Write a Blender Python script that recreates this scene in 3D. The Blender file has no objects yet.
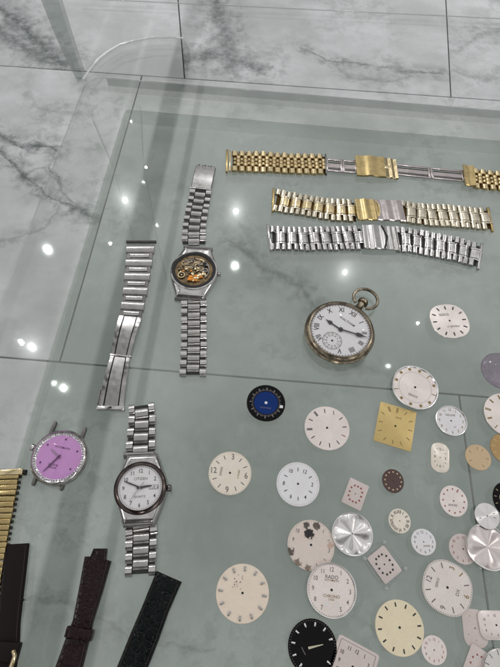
import bpy, bmesh, math, random
from mathutils import Vector, Matrix
random.seed(7)
C = bpy.context.scene.collection
PI = math.pi
# ---------------------------------------------------------------- camera
TZ = 0.35                       # height of the table top above the floor
H = 0.31                        # camera above the table top
FPX = 482.0
TH = math.radians(61.0); RO = math.radians(4.8)
F = Vector((0, math.cos(TH), -math.sin(TH))); U0 = Vector((0, math.sin(TH), math.cos(TH))); R0 = Vector((1, 0, 0))
Rv = math.cos(RO)*R0 + math.sin(RO)*U0
Uv = -math.sin(RO)*R0 + math.cos(RO)*U0
CAM = Vector((0, 0, TZ+H))
cd = bpy.data.cameras.new('camera'); cam = bpy.data.objects.new('camera', cd); C.objects.link(cam)
M = Matrix((Rv, Uv, -F)).transposed().to_4x4(); M.translation = CAM
cam.matrix_world = M
cd.sensor_fit = 'VERTICAL'; cd.sensor_height = 36; cd.lens = FPX/667*36
cd.clip_start = 0.01; cd.clip_end = 200
bpy.context.scene.camera = cam
sc = bpy.context.scene
sc.view_settings.view_transform = 'Standard'; sc.view_settings.look = 'None'
sc.view_settings.exposure = 0.0; sc.view_settings.gamma = 1
def ray(px, py):
    return F + Rv*((px-250)/FPX) + Uv*((333.5-py)/FPX)
def P(px, py, z=TZ):
    d = ray(px, py); t = (z-CAM.z)/d.z
    return CAM + d*t
def uv_of(px, py):
    d = ray(px, py); return d.x/-d.z, d.y/-d.z
# ---------------------------------------------------------------- node helper
class NT:
    def __init__(s, tree): s.t = tree; s.n = tree.nodes; s.l = tree.links
    def new(s, typ, **kw):
        n = s.n.new(typ)
        for k, v in kw.items(): setattr(n, k, v)
        return n
    def put(s, sock, v):
        if isinstance(v, bpy.types.NodeSocket): s.l.new(v, sock)
        elif v is not None: sock.default_value = v
    def m(s, op, a, b=None, c=None, clamp=False):
        n = s.new('ShaderNodeMath', operation=op, use_clamp=clamp)
        s.put(n.inputs[0], a); s.put(n.inputs[1], b)
        if c is not None: s.put(n.inputs[2], c)
        return n.outputs[0]
    def v(s, op, a, b=None, out=0):
        n = s.new('ShaderNodeVectorMath', operation=op)
        s.put(n.inputs[0], a)
        if b is not None:
            if op == 'SCALE': s.put(n.inputs[3], b)
            else: s.put(n.inputs[1], b)
        return n.outputs[out]
    def ss(s, x, a, b, lo=0.0, hi=1.0):
        n = s.new('ShaderNodeMapRange', interpolation_type='SMOOTHSTEP')
        s.put(n.inputs[0], x); n.inputs[1].default_value = a; n.inputs[2].default_value = b
        n.inputs[3].default_value = lo; n.inputs[4].default_value = hi
        return n.outputs[0]
    def noise(s, vec, scale, detail=4, rough=.55, out=0):
        n = s.new('ShaderNodeTexNoise'); s.put(n.inputs['Vector'], vec)
        n.inputs['Scale'].default_value = scale; n.inputs['Detail'].default_value = detail; n.inputs['Roughness'].default_value = rough
        return n.outputs[out]
    def mix(s, f, a, b):
        n = s.new('ShaderNodeMix', data_type='RGBA')
        s.put(n.inputs[0], f); s.put(n.inputs[6], a); s.put(n.inputs[7], b)
        return n.outputs[2]
    def xyz(s, v):
        n = s.new('ShaderNodeSeparateXYZ'); s.put(n.inputs[0], v); return n.outputs
def c4(c): return (c[0], c[1], c[2], 1)
# ---------------------------------------------------------------- world: a pale ceiling with dark beams, dimmer walls, the photographer's dark clothes
w = bpy.data.worlds.new('World'); sc.world = w; w.use_nodes = True
t = NT(w.node_tree); t.n.clear()
tc = t.new('ShaderNodeTexCoord').outputs['Generated']
X, Y, Z = t.xyz(tc)
zc = t.m('MAXIMUM', Z, 0.02)
u = t.m('DIVIDE', X, zc); vv = t.m('DIVIDE', Y, zc)
def strip(px0, px1, py, soft=.006):
    a = uv_of(px0, py)[0]; b = uv_of(px1, py)[0]
    return t.m('MULTIPLY', t.ss(u, a-soft, a+soft), t.ss(u, b-soft, b+soft, 1, 0))
CEIL = 0.66
ceil = CEIL
b1 = strip(121, 146, 260, .008); b2 = strip(163, 171, 260, .005)
s1 = strip(9, 14, 260, .010); s2 = strip(75, 80, 260, .010)
val = t.m('MULTIPLY', t.m('SUBTRACT', 1, t.m('MULTIPLY', b1, 1.0)), t.m('SUBTRACT', 1, t.m('MULTIPLY', b2, .7)))
cl = t.noise(tc, 2.2, 2)
val = t.m('MULTIPLY', val, t.ss(cl, .32, .68, .7, 1.25))
# added bright and dark stripes outside what the tabletop mirrors, for contrast in the metal
stripes = t.m('SINE', t.m('ADD', t.m('MULTIPLY', u, 4.2), t.m('MULTIPLY', vv, 2.6)))
far = t.m('MAXIMUM', t.ss(t.m('ABSOLUTE', u), 1.0, 1.2), t.ss(vv, 1.9, 2.3))
val = t.m('MULTIPLY', val, t.m('ADD', t.m('SUBTRACT', 1, far), t.m('MULTIPLY', far, t.ss(stripes, .1, .5, .06, 2.2))))
val = t.m('ADD', t.m('MULTIPLY', val, CEIL), t.m('MULTIPLY', t.m('ADD', s1, s2), .5))
# photographer leaning over from the near side
ph = t.m('MULTIPLY', t.ss(vv, -.50, -.06, 1, 0), t.ss(t.m('ABSOLUTE', u), .5, .9, 1, 0))
val = t.m('MULTIPLY', val, t.m('SUBTRACT', 1, t.m('MULTIPLY', ph, .88)))
wallv = t.ss(t.noise(tc, 3.1, 3), .35, .65, .02, .45)
val = t.m('ADD', t.m('MULTIPLY', val, t.ss(Z, .22, .34)), t.m('MULTIPLY', wallv, t.ss(Z, .22, .34, 1, 0)))
val = t.m('MULTIPLY', val, t.ss(Z, -.25, .0, .35, 1))
bg = t.new('ShaderNodeBackground'); bg.inputs[1].default_value = 1
cb = t.new('ShaderNodeCombineColor')
t.put(cb.inputs[0], t.m('MULTIPLY', val, .99)); t.put(cb.inputs[1], val); t.put(cb.inputs[2], t.m('MULTIPLY', val, 1.0))
t.l.new(cb.outputs[0], bg.inputs[0])
o = t.new('ShaderNodeOutputWorld'); t.l.new(bg.outputs[0], o.inputs[0])
# ---------------------------------------------------------------- ceiling downlights, then added fill lamps
HL = 2.5
def lamp(px, py, r=.038, power=3.2, h=HL):
    uu, v2 = uv_of(px, py)
    L = bpy.data.lights.new('downlight_or_fill', 'AREA'); L.shape = 'DISK'; L.size = 2*r; L.energy = power*.85; L.color = (.97, .985, 1)
    ob = bpy.data.objects.new('downlight_or_fill', L); C.objects.link(ob)
    ob.location = (uu*(h+H), v2*(h+H), TZ+h)
for px, py, r, pw in [(236, 211, .017, 6), (125, 200, .018, 6), (18, 192, .017, 5), (345, 272, .014, 4), (31, 346, .014, 3),
                      (418, 323, .009, .35), (110, 243, .009, .3), (146, 167, .008, .2), (131, 121, .008, .2), (20, 341, .012, .5)]:
    lamp(px, py, r, pw)
for x, y, pw in [(3.2, 1.2, 18), (2.6, -2.2, 15), (-3.2, -.6, 16), (0.3, -3.2, 15), (3.6, 3.4, 15)]:  # unseen fill lamps added to light the metal, clear of the mirrored area
    L = bpy.data.lights.new('downlight_or_fill', 'AREA'); L.shape = 'DISK'; L.size = .09; L.energy = pw; L.color = (1, .97, .93)
    ob = bpy.data.objects.new('downlight_or_fill', L); C.objects.link(ob); ob.location = (x, y, TZ+HL)
# ---------------------------------------------------------------- materials
MATS = {}
def mat_base(name):
    m = bpy.data.materials.new(name); m.use_nodes = True
    t = NT(m.node_tree); b = t.n['Principled BSDF']; return m, t, b
def coords(t): return t.new('ShaderNodeTexCoord').outputs['Object']
def metal(name, col, rough=.25, aniso=0., dirt=.25, brush=None):
    m, t, b = mat_base(name); co = coords(t)
    n1 = t.noise(co, 160, 2, .5)
    col2 = tuple(x*(1-dirt) for x in col)
    t.put(b.inputs['Base Color'], t.mix(t.ss(n1, .35, .6), c4(col2), c4(col)))
    b.inputs['Metallic'].default_value = 1
    n2 = t.noise(co, 300, 2, .5)
    t.put(b.inputs['Roughness'], t.ss(n2, .3, .7, max(rough-.04, .05), rough+.05))
    if aniso:
        b.inputs['Anisotropic'].default_value = aniso; b.inputs['Anisotropic Rotation'].default_value = .25
        tg = t.new('ShaderNodeTangent', direction_type='RADIAL', axis='Z'); t.l.new(tg.outputs[0], b.inputs['Tangent'])
    if False:
        mp = t.new('ShaderNodeMapping'); t.put(mp.inputs[0], co); mp.inputs['Scale'].default_value = brush
        nb = t.noise(mp.outputs[0], 1, 2)
        bp = t.new('ShaderNodeBump'); bp.inputs['Strength'].default_value = .12; bp.inputs['Distance'].default_value = .0001
        t.put(bp.inputs['Height'], nb); t.l.new(bp.outputs[0], b.inputs['Normal'])
    return m
STEEL = metal('polished_steel', (.58, .56, .545), .13, dirt=.2)
BRUSH = metal('brushed_steel', (.42, .405, .39), .22, dirt=.1, brush=(300, 9000, 300))
DSTEEL = metal('dull_steel', (.20, .19, .18), .3, dirt=.15)
GOLD = metal('polished_gold', (.74, .60, .36), .15, dirt=.15)
GOLDD = metal('dull_gold', (.50, .38, .18), .24, dirt=.15, brush=(300, 9000, 300))
GOLDGAP = metal('gold_gap_shade', (.07, .04, .012), .4)  # near-black strip under the links, paints the shade in their gaps
TWOTONE = metal('pale_gold_steel', (.60, .54, .43), .18, dirt=.12)
PINKST = metal('warm_steel', (.48, .43, .42), .22, dirt=.12)
BRONZE = metal('tarnished_bronze', (.36, .30, .22), .27, dirt=.55)
BEZEL = metal('brown_steel', (.11, .088, .082), .22)
SUNB = metal('sunburst_silver', (.84, .81, .80), .24, aniso=.92, dirt=.03)
SUNP = metal('sunburst_pink_silver', (.82, .74, .72), .25, aniso=.9, dirt=.03)
RIMS = metal('bright_rim_silver', (.88, .86, .84), .18, dirt=.05)
m, t, b = mat_base('stone_set_ring'); STONE = m
vo = t.new('ShaderNodeTexVoronoi'); t.put(vo.inputs['Vector'], coords(t)); vo.inputs['Scale'].default_value = 900
b.inputs['Base Color'].default_value = (.86, .84, .88, 1); b.inputs['Metallic'].default_value = .85; b.inputs['Roughness'].default_value = .12
bp = t.new('ShaderNodeBump'); bp.inputs['Strength'].default_value = 1; bp.inputs['Distance'].default_value = .0006
t.put(bp.inputs['Height'], vo.outputs['Distance']); t.l.new(bp.outputs[0], b.inputs['Normal'])
def paint(name, col, rough=.30, metallic=0., speck=.06, aniso=0., scale=900, stain=None, edge=None, emis=0):
    m, t, b = mat_base(name); co = coords(t)
    oi = t.new('ShaderNodeObjectInfo').outputs['Random']
    off = t.v('ADD', co, None); cx = t.new('ShaderNodeCombineXYZ'); t.put(cx.inputs[0], oi); t.put(cx.inputs[1], t.m('MULTIPLY', oi, 3.3))
    off = t.v('ADD', co, cx.outputs[0])
    n1 = t.noise(off, scale, 5, .65); n2 = t.noise(off, 110, 3, .5)
    a = t.mix(t.ss(n1, .38, .66), c4(tuple(x*(1-speck) for x in col)), c4(col))
    a = t.mix(t.ss(n2, .40, .7, 0, .22), a, c4((col[0]*.86, col[1]*.78, col[2]*.70)))
    if stain:
        for (sx, sy, sr, sc_, sa) in stain:
            d = t.v('LENGTH', t.v('SUBTRACT', co, (sx, sy, 0)), out=1)
            k = t.m('ADD', t.m('DIVIDE', d, sr), t.m('MULTIPLY', t.m('SUBTRACT', t.noise(co, 700, 4, .7), .5), 2.4))
            a = t.mix(t.ss(k, .75, 1.05, sa, 0), a, c4(sc_))
    t.put(b.inputs['Base Color'], a)
    b.inputs['Roughness'].default_value = rough; b.inputs['Metallic'].default_value = metallic
    if aniso:
        b.inputs['Anisotropic'].default_value = aniso; b.inputs['Anisotropic Rotation'].default_value = .25
        tg = t.new('ShaderNodeTangent', direction_type='RADIAL', axis='Z'); t.l.new(tg.outputs[0], b.inputs['Tangent'])
    return m
WHITE = paint('white_enamel', (.82, .80, .82), .3)
CREAM = paint('cream_enamel', (.88, .80, .69), .28, .35, aniso=.6)
PINKW = paint('pinkish_white', (.88, .785, .75), .28, .4, aniso=.6)
PINKG = paint('dusty_pink', (.66, .57, .545))
YELC = paint('yellow_cream', (.84, .74, .53))
GOLDP = paint('matte_gold_paint', (.66, .49, .20), .4, .35)
TAN = paint('tan_gold', (.62, .46, .29), .42, .3)
BROWND = paint('dark_brown_dial', (.085, .045, .04), .3)
BROWNG = paint('brown_gold_dial', (.46, .30, .13), .35, .4)
BLUE = paint('deep_blue', (.004, .03, .17), .3)
BLUE.node_tree.nodes['Principled BSDF'].inputs['Specular IOR Level'].default_value = .15
BLACKD = paint('black_dial', (.006, .005, .006), .3)
BLACKD.node_tree.nodes['Principled BSDF'].inputs['Specular IOR Level'].default_value = .12
PURPLE = paint('purple_dial', (.62, .30, .64), .3)
SILVP = paint('silver_pink_satin', (.86, .78, .74), .25, .75, aniso=.6)
SILVW = paint('silver_white_satin', (.76, .74, .71), .33, .45, aniso=.5)
STAIN = paint('stained_cream', (.74, .64, .58), .5, stain=[(-.0026, .0058, .0034, (.015, .012, .012), 1), (-.0052, .0100, .0022, (.02, .015, .01), .9),
      (.0008, .0112, .0024, (.05, .03, .02), .9), (-.0115, -.0075, .0026, (.03, .02, .015), .9), (-.0055, -.0118, .0022, (.10, .06, .03), .8),
      (.001, -.0125, .002, (.12, .07, .04), .8), (.011, .003, .002, (.45, .25, .18), .6)])
INK = paint('black_ink', (.03, .028, .03), .5, speck=0)
INKS = paint('grey_ink', (.16, .14, .14), .5, speck=0)
INKR = paint('dull_red_ink', (.30, .09, .08), .5, speck=0)
INKG = paint('olive_gold_ink', (.26, .18, .06), .4, speck=0)
LUME = paint('aged_lume', (.55, .52, .38), .6, speck=0)
INKW = paint('pale_print', (.62, .62, .66), .5, speck=0)
INKP = paint('dark_purple_ink', (.10, .03, .12), .5, speck=0)
HOLE = paint('dark_hole', (.01, .01, .01), .6, speck=0)  # near-black, also paints the shade in gaps between steel links
RUBY = paint('orange_copper', (.55, .20, .03), .3, .8)
def leather(name, col, croc=True, spec=.5, sc_=230):
    m, t, b = mat_base(name); co = coords(t)
    b.inputs['Base Color'].default_value = c4(col); b.inputs['Roughness'].default_value = .2 if croc else .5
    wv = t.v('ADD', co, t.v('SCALE', t.v('SUBTRACT', t.noise(co, 160, 3, out=1), (.5, .5, .5)), .004))
    vo = t.new('ShaderNodeTexVoronoi', feature='DISTANCE_TO_EDGE'); t.put(vo.inputs['Vector'], wv); vo.inputs['Scale'].default_value = sc_
    hgt = t.ss(vo.outputs['Distance'], 0, .12) if croc else t.noise(co, 1300, 4)
    hgt = t.m('ADD', hgt, t.m('MULTIPLY', t.noise(co, 900, 3), .35))
    bp = t.new('ShaderNodeBump'); bp.inputs['Strength'].default_value = 1.0 if croc else .5; bp.inputs['Distance'].default_value = .00022 if croc else .0003
    t.put(bp.inputs['Height'], hgt); t.l.new(bp.outputs[0], b.inputs['Normal'])
    b.inputs['Specular IOR Level'].default_value = spec
    return m
LBURG = leather('burgundy_croc_leather', (.012, .0025, .004), sc_=330, spec=.24)
LBLK = leather('black_green_croc_leather', (.002, .004, .004), sc_=210, spec=.16)
LBRN = leather('dark_brown_plain_leather', (.013, .009, .009), croc=False, spec=.10)
STITCH = paint('dark_thread', (.06, .045, .04), .8)
def clear(name, tint, f0=.04, rough=0.0, haze=0., milky=None, base=0.0):
    m = bpy.data.materials.new(name); m.use_nodes = True; t = NT(m.node_tree); t.n.clear()
    g = t.new('ShaderNodeNewGeometry')
    cs = t.m('ABSOLUTE', t.v('DOT_PRODUCT', g.outputs['Incoming'], g.outputs['Normal'], out=1))
    fr = t.m('ADD', f0, t.m('MULTIPLY', 1-f0, t.m('POWER', t.m('SUBTRACT', 1, cs, clamp=True), 5)))
    tr = t.new('ShaderNodeBsdfTransparent'); tr.inputs[0].default_value = c4(tint)
    gl = t.new('ShaderNodeBsdfGlossy'); gl.inputs['Roughness'].default_value = rough
    surf = tr.outputs[0]
    if milky:
        df = t.new('ShaderNodeBsdfDiffuse'); df.inputs[0].default_value = c4(milky[1])
        mx = t.new('ShaderNodeMixShader'); co = coords(t)
        sm = t.m('ADD', t.ss(t.noise(co, 9, 5, .62), .42, .72, .6, 1.9), t.m('ADD', t.ss(t.noise(co, 1500, 2, .5), .67, .8, 0, 8), t.ss(t.noise(t.v('MULTIPLY', co, (1, .25, 1)), 150, 3, .6), .55, .8, 0, 1.0)))
        t.put(mx.inputs[0], t.m('MULTIPLY', sm, milky[0]))
        t.l.new(surf, mx.inputs[1]); t.l.new(df.outputs[0], mx.inputs[2]); surf = mx.outputs[0]
    refl = gl.outputs[0]
    if haze:
        g2 = t.new('ShaderNodeBsdfGlossy'); g2.inputs['Roughness'].default_value = .12
        mh = t.new('ShaderNodeMixShader'); mh.inputs[0].default_value = haze
        t.l.new(refl, mh.inputs[1]); t.l.new(g2.outputs[0], mh.inputs[2]); refl = mh.outputs[0]
    mx = t.new('ShaderNodeMixShader'); t.put(mx.inputs[0], fr); t.l.new(surf, mx.inputs[1]); t.l.new(refl, mx.inputs[2])
    o = t.new('ShaderNodeOutputMaterial'); t.l.new(mx.outputs[0], o.inputs[0])
    return m
PANE = clear('green_tinted_glass', (.765, .80, .765), .10, .012, haze=.09, milky=(.085, (.58, .62, .59)))
ACRY = clear('clear_acrylic', (.965, .97, .965), .04, .02, haze=.2)
ACRE = clear('acrylic_edge', (.76, .79, .77), .06, .05, haze=.3, milky=(.05, (.7, .72, .7)))
ACRB = clear('acrylic_bright_edge', (.86, .87, .86), .10, .08, haze=.3, milky=(.25, (.85, .86, .85)))
LEGM = clear('clear_leg_acrylic', (.99, .99, .99), .01, .03)
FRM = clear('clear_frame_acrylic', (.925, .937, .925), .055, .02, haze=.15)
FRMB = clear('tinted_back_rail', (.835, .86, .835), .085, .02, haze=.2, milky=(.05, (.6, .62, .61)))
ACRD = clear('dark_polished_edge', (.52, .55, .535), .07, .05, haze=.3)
CRYS = clear('watch_crystal', (.985, .985, .985), .03, .01)
VIOL = clear('violet_domed_crystal', (.68, .63, .68), .05, .05, haze=.4, milky=(.28, (.60, .53, .62)))
# ---------------------------------------------------------------- mesh helpers
def tag(o, label=None, cat=None, group=None, kind=None):
    if label: o['label'] = label
    if cat: o['category'] = cat
    if group: o['group'] = group
    if kind: o['kind'] = kind
    return o
def thing(name, label, cat, loc, rot=0., group=None):
    o = bpy.data.objects.new(name, None); C.objects.link(o); o.location = loc; o.rotation_euler = (0, 0, rot)
    o.empty_display_size = .01
    return tag(o, label, cat, group)
def mesh(name, bm, mats, parent=None, smooth=35, loc=None, rot=0.):
    me = bpy.data.meshes.new(name); bmesh.ops.recalc_face_normals(bm, faces=bm.faces[:]) if smooth is not None else None
    bm.to_mesh(me); bm.free()
    if not isinstance(mats, (list, tuple)): mats = [mats]
    for m in mats: me.materials.append(m)
    if smooth:
        me.shade_smooth(); me.set_sharp_from_angle(angle=math.radians(smooth))
    o = bpy.data.objects.new(name, me); C.objects.link(o)
    if parent: o.parent = parent
    if loc: o.location = loc
    o.rotation_euler = (0, 0, rot)
    return o
def inst(src, parent, loc, rot, name=None):
    c = src.copy(); C.objects.link(c); c.parent = parent; c.location = loc; c.rotation_euler = rot if hasattr(rot, '__len__') else (0, 0, rot)
    if name: c.name = name
    return c
def rbox(bm, cx, cy, cz, lx, ly, lz, bev=.0002, seg=2, mi=0, rotz=0.):
    r = bmesh.ops.create_cube(bm, size=1, matrix=Matrix.Translation((cx, cy, cz)) @ Matrix.Rotation(rotz, 4, 'Z') @ Matrix.Diagonal((lx, ly, lz, 1)))
    vs = r['verts']; es = list({e for v in vs for e in v.link_edges}); fs = list({f for v in vs for f in v.link_faces})
    for f in fs: f.material_index = mi
    if bev > 0:
        rr = bmesh.ops.bevel(bm, geom=es, offset=bev, segments=seg, affect='EDGES', profile=.5, clamp_overlap=True)
        for f in rr['faces']: f.material_index = mi
def barrel(bm, cx, cy, cz, lx, ly, lz, mi=0, seg=8, flat=.25):
    """bar across y with a rounded top when seen along x"""
    pts = [(-lx/2, 0)]
    for i in range(seg+1):
        a = PI - PI*i/seg
        pts.append((lx/2*math.cos(a)*(1), lz*(flat+(1-flat)*math.sin(a))))
    pts.append((lx/2, 0))
    e = min(ly*.06, .0002)
    rings = []
    for (yy, k) in ((-ly/2, .82), (-ly/2+e, 1), (ly/2-e, 1), (ly/2, .82)):
        rings.append([bm.verts.new((cx+x*k, cy+yy, cz+z*k)) for x, z in pts])
    n = len(pts)
    for a, b in zip(rings, rings[1:]):
        for i in range(n):
            f = bm.faces.new((a[i], a[(i+1) % n], b[(i+1) % n], b[i])); f.material_index = mi
    for r in (rings[0], rings[-1]):
        f = bm.faces.new(r); f.material_index = mi
def loft(bm, pts, lv, mi=0):
    rg = [[bm.verts.new((x*k, y*k, z)) for x, y in pts] for k, z in lv]; n = len(pts)
    for a, b in zip(rg, rg[1:]):
        for i in range(n): bm.faces.new((a[i], a[(i+1) % n], b[(i+1) % n], b[i])).material_index = mi
    bm.faces.new(rg[0]); bm.faces.new(rg[-1])
def lathe(bm, prof, seg=96, mi=0, sx=1, sy=1, cx=0, cy=0, close=False, power=2.0):
    rings = []
    for r, z in prof:
        if r < 1e-7: rings.append([bm.verts.new((cx, cy, z))]); continue
        ring = []
        for i in range(seg):
            a = 2*PI*i/seg; ca, sa = math.cos(a), math.sin(a)
            k = 1.0 if power == 2.0 else (abs(ca)**power+abs(sa)**power)**(-1/power)
            ring.append(bm.verts.new((cx+r*k*ca*sx, cy+r*k*sa*sy, z)))
        rings.append(ring)
    prs = list(zip(rings, rings[1:]))
    if close: prs.append((rings[-1], rings[0]))
    for a, b in prs:
        if len(a) == 1 and len(b) == 1: continue
        for i in range(seg):
            j = (i+1) % seg
            if len(a) == 1: f = bm.faces.new((a[0], b[i], b[j]))
            elif len(b) == 1: f = bm.faces.new((a[i], b[0], a[j]))
            else: f = bm.faces.new((a[i], b[i], b[j], a[j]))
            f.material_index = mi
def prism(bm, pts, z0, z1, mi=0, bev=0., seg=2, side_mi=None):
    lo = [bm.verts.new((p[0], p[1], z0)) for p in pts]; hi = [bm.verts.new((p[0], p[1], z1)) for p in pts]
    n = len(pts); fs = []
    top = bm.faces.new(hi); fs.append(top); bot = bm.faces.new(lo[::-1]); fs.append(bot)
    for i in range(n):
        f = bm.faces.new((lo[i], lo[(i+1) % n], hi[(i+1) % n], hi[i])); f.material_index = mi if side_mi is None else side_mi
    top.material_index = mi; bot.material_index = mi
    if bev:
        es = [e for e in top.edges]
        r = bmesh.ops.bevel(bm, geom=es, offset=bev, segments=seg, affect='EDGES', profile=.5, clamp_overlap=True)
        for f in r['faces']: f.material_index = mi if side_mi is None else side_mi
def quad(bm, cx, cy, l, wd, ang, z, mi=0, taper=1.):
    """flat mark, long axis at ang (radians, from +x), length l, width wd"""
    ca, sa = math.cos(ang), math.sin(ang); vs = []
    for a, b in ((-l/2, -wd/2), (l/2, -wd/2*taper), (l/2, wd/2*taper), (-l/2, wd/2)):
        vs.append(bm.verts.new((cx+a*ca-b*sa, cy+a*sa+b*ca, z)))
    f = bm.faces.new(vs); f.material_index = mi
def ring_flat(bm, r0, r1, z, mi=0, cx=0, cy=0, seg=64, power=2.):
    def pt(r, i):
        a = 2*PI*i/seg; ca, sa = math.cos(a), math.sin(a); k = 1 if power == 2 else (abs(ca)**power+abs(sa)**power)**(-1/power)
        return (cx+r*k*ca, cy+r*k*sa, z)
    a = [bm.verts.new(pt(r0, i)) for i in range(seg)]; b = [bm.verts.new(pt(r1, i)) for i in range(seg)]
    for i in range(seg):
        f = bm.faces.new((a[i], b[i], b[(i+1) % seg], a[(i+1) % seg])); f.material_index = mi
def disc_flat(bm, r, z, mi=0, cx=0, cy=0, seg=20):
    f = bm.faces.new([bm.verts.new((cx+r*math.cos(2*PI*i/seg), cy+r*math.sin(2*PI*i/seg), z)) for i in range(seg)]); f.material_index = mi
GL = {}
def glyph(s):
    if s not in GL:
        cu = bpy.data.curves.new('t', 'FONT'); cu.body = s; cu.align_x = 'CENTER'; cu.align_y = 'CENTER'; cu.resolution_u = 3; cu.size = 1; cu.offset = .012
        ob = bpy.data.objects.new('t', cu); C.objects.link(ob)
        dg = bpy.context.evaluated_depsgraph_get(); dg.update()
        me = bpy.data.meshes.new_from_object(ob.evaluated_get(dg))
        vs = [v.co.copy() for v in me.vertices]; fs = [tuple(p.vertices) for p in me.polygons]
        bpy.data.objects.remove(ob); bpy.data.curves.remove(cu); bpy.data.meshes.remove(me)
        if vs:
            mx = (max(v.x for v in vs)+min(v.x for v in vs))/2; my = (max(v.y for v in vs)+min(v.y for v in vs))/2
            for v in vs: v.x -= mx; v.y -= my
        GL[s] = (vs, fs)
    return GL[s]
def text(bm, s, cx, cy, size, ang, z, mi=0, xs=1.0):
    vs, fs = glyph(s); ca, sa = math.cos(ang), math.sin(ang)
    nv = [bm.verts.new((cx+(v.x*xs*ca-v.y*sa)*size, cy+(v.x*xs*sa+v.y*ca)*size, z)) for v in vs]
    for f in fs:
        try: g = bm.faces.new([nv[i] for i in f]); g.material_index = mi
        except ValueError: pass
ROM = ['XII', 'I', 'II', 'III', 'IIII', 'V', 'VI', 'VII', 'VIII', 'IX', 'X', 'XI']
ARB = ['12', '1', '2', '3', '4', '5', '6', '7', '8', '9', '10', '11']
def heading(px, py, deg):
    """world angle of the direction that points deg clockwise from up in the photo"""
    a = math.radians(deg); q = P(px+3*math.sin(a), py-3*math.cos(a))-P(px, py)
    return math.atan2(q.y, q.x)
def markers(bm, R, spec, z, power=2.0, sx=1., sy=1.):
    """spec: list of 12 entries ('b' baton, 'B' wide baton, 'd' dot, 'n' number, 'r' roman, 's' small stroke, '' nothing), 12 o'clock at +y"""
    for k, s in enumerate(spec['m']):
        a = PI/2 - k*PI/6
        ca, sa = math.cos(a), math.sin(a); kk = 1 if power == 2 else (abs(ca)**power+abs(sa)**power)**(-1/power)
        rr = R*spec.get('r', .78)*kk; x, y = rr*ca*sx, rr*sa*sy
        sz = spec.get('s', .2)*R; mi = spec.get('mi', {}).get(k, 0)
        if s == 'b': quad(bm, x, y, sz, sz*.20, a, z, mi)
        elif s == 'B': quad(bm, x, y, sz*1.0, sz*.36, a, z, mi)
        elif s == 'D': quad(bm, x, y, sz*1.3, sz*.2, a, z, mi); quad(bm, x-sz*.28*sa, y+sz*.28*ca, sz*1.3, sz*.2, a, z, mi)
        elif s == 's': quad(bm, x, y, sz*.7, sz*.16, a, z, mi)
        elif s == 'd': disc_flat(bm, sz*.3, z, mi, x, y, 12)
        elif s == 'q': quad(bm, x, y, sz*.62, sz*.62, a, z, mi)
        elif s == 'n': text(bm, ARB[k], x, y, sz*1.45, spec.get('up', 0), z, mi, .85)
        elif s == 'N': text(bm, ARB[k], x, y, sz*1.9, spec.get('up', 0), z, mi, .85)
        elif s == 'r': text(bm, ROM[k], x, y, sz*1.35, a-PI/2, z, mi, .8)
    for j in range(spec.get('track', 0)):
        n = spec['track']; a = 2*PI*j/n; ca, sa = math.cos(a), math.sin(a); kk = 1 if power == 2 else (abs(ca)**power+abs(sa)**power)**(-1/power)
        rr = R*spec.get('tr', .94)*kk
        quad(bm, rr*ca*sx, rr*sa*sy, R*spec.get('tl', .05), R*.018, a, z, spec.get('tmi', 1))
    for (s, x, y, size, mi) in spec.get('txt', []):
        text(bm, s, x*R, y*R, size*R, 0, z, mi)
DG = 'loose watch dials scattered on the glass'
def dial(px, py, wpx, deg, label, mat, spec, ink=(INK, INKS), z=0., dome=0., rim=None, power=2.0, hole=.05, sx=1., sy=1., cat='watch dial', name='watch_dial', group=DG, thick=.0004, tilt=None, glint_wave=0.):
    c = P(px, py, TZ+z); R = (P(px+wpx/2, py, TZ+z)-P(px-wpx/2, py, TZ+z)).length/2
    o = thing(name, label, cat, (c.x, c.y, TZ+z+.00005), heading(px, py, deg)-PI/2, group)
    if tilt: o.rotation_euler = (tilt[0], tilt[1], o.rotation_euler.z)
    bm = bmesh.new(); T = thick
    if rim:
        prof = [(0, 0), (R*.985, 0), (R, T*.5), (R, T+.0004), (R*.985, T+.0007), (R*.95, T+.0006), (R*.915, T)]
        lathe(bm, prof, mi=1, power=power, sx=sx, sy=sy); fl0 = len(bm.verts); lathe(bm, [(R*.915, T)]+[(R*q, T) for q in (.88, .8, .65, .5, .35, .2, .1)]+[(0, T)], mi=0, power=power, sx=sx, sy=sy)
        bm.verts.ensure_lookup_table()
        for v in bm.verts[fl0:]:
            rr = v.co.xy.length; v.co.z += glint_wave*rr*math.sin(4*math.atan2(v.co.y, v.co.x)+.4)*min(1, max(0, (.9-rr/R)*10))  # wave put into the shape so the disc shows petal-like highlights
        mats = [mat, rim]
    else:
        prof = [(0, 0), (R*.985, 0), (R, T*.4)] + [(R*math.sin(q)*1.0, T*.7+dome*math.cos(q)) if dome else (R*q, T) for q in ([PI/2*(1-i/8) for i in range(9)] if dome else [.985, .6, .3, 0])]
        if dome: prof[-1] = (0, T*.7+dome)
        lathe(bm, prof, mi=0, power=power, sx=sx, sy=sy); mats = [mat]
    mesh('dial_plate', bm, mats, o)
    if dome: return o, R
    zt = T+.00006
    if hole:
        bm = bmesh.new(); disc_flat(bm, R*hole, zt, 0); mesh('centre_hole', bm, [HOLE], o, smooth=None)
    if spec:
        bm = bmesh.new(); markers(bm, R, spec, zt, power, sx, sy)
        if len(bm.verts): mesh('hour_markers', bm, list(ink), o, smooth=None)
        else: bm.free()
    return o, R
def rrect(hw, hh, r, n=5):
    pts = []
    for cx, cy, a0 in ((hw-r, hh-r, 0), (-hw+r, hh-r, 90), (-hw+r, -hh+r, 180), (hw-r, -hh+r, 270)):
        for i in range(n+1):
            a = math.radians(a0+90*i/n); pts.append((cx+r*math.cos(a), cy+r*math.sin(a)))
    return pts
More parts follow.
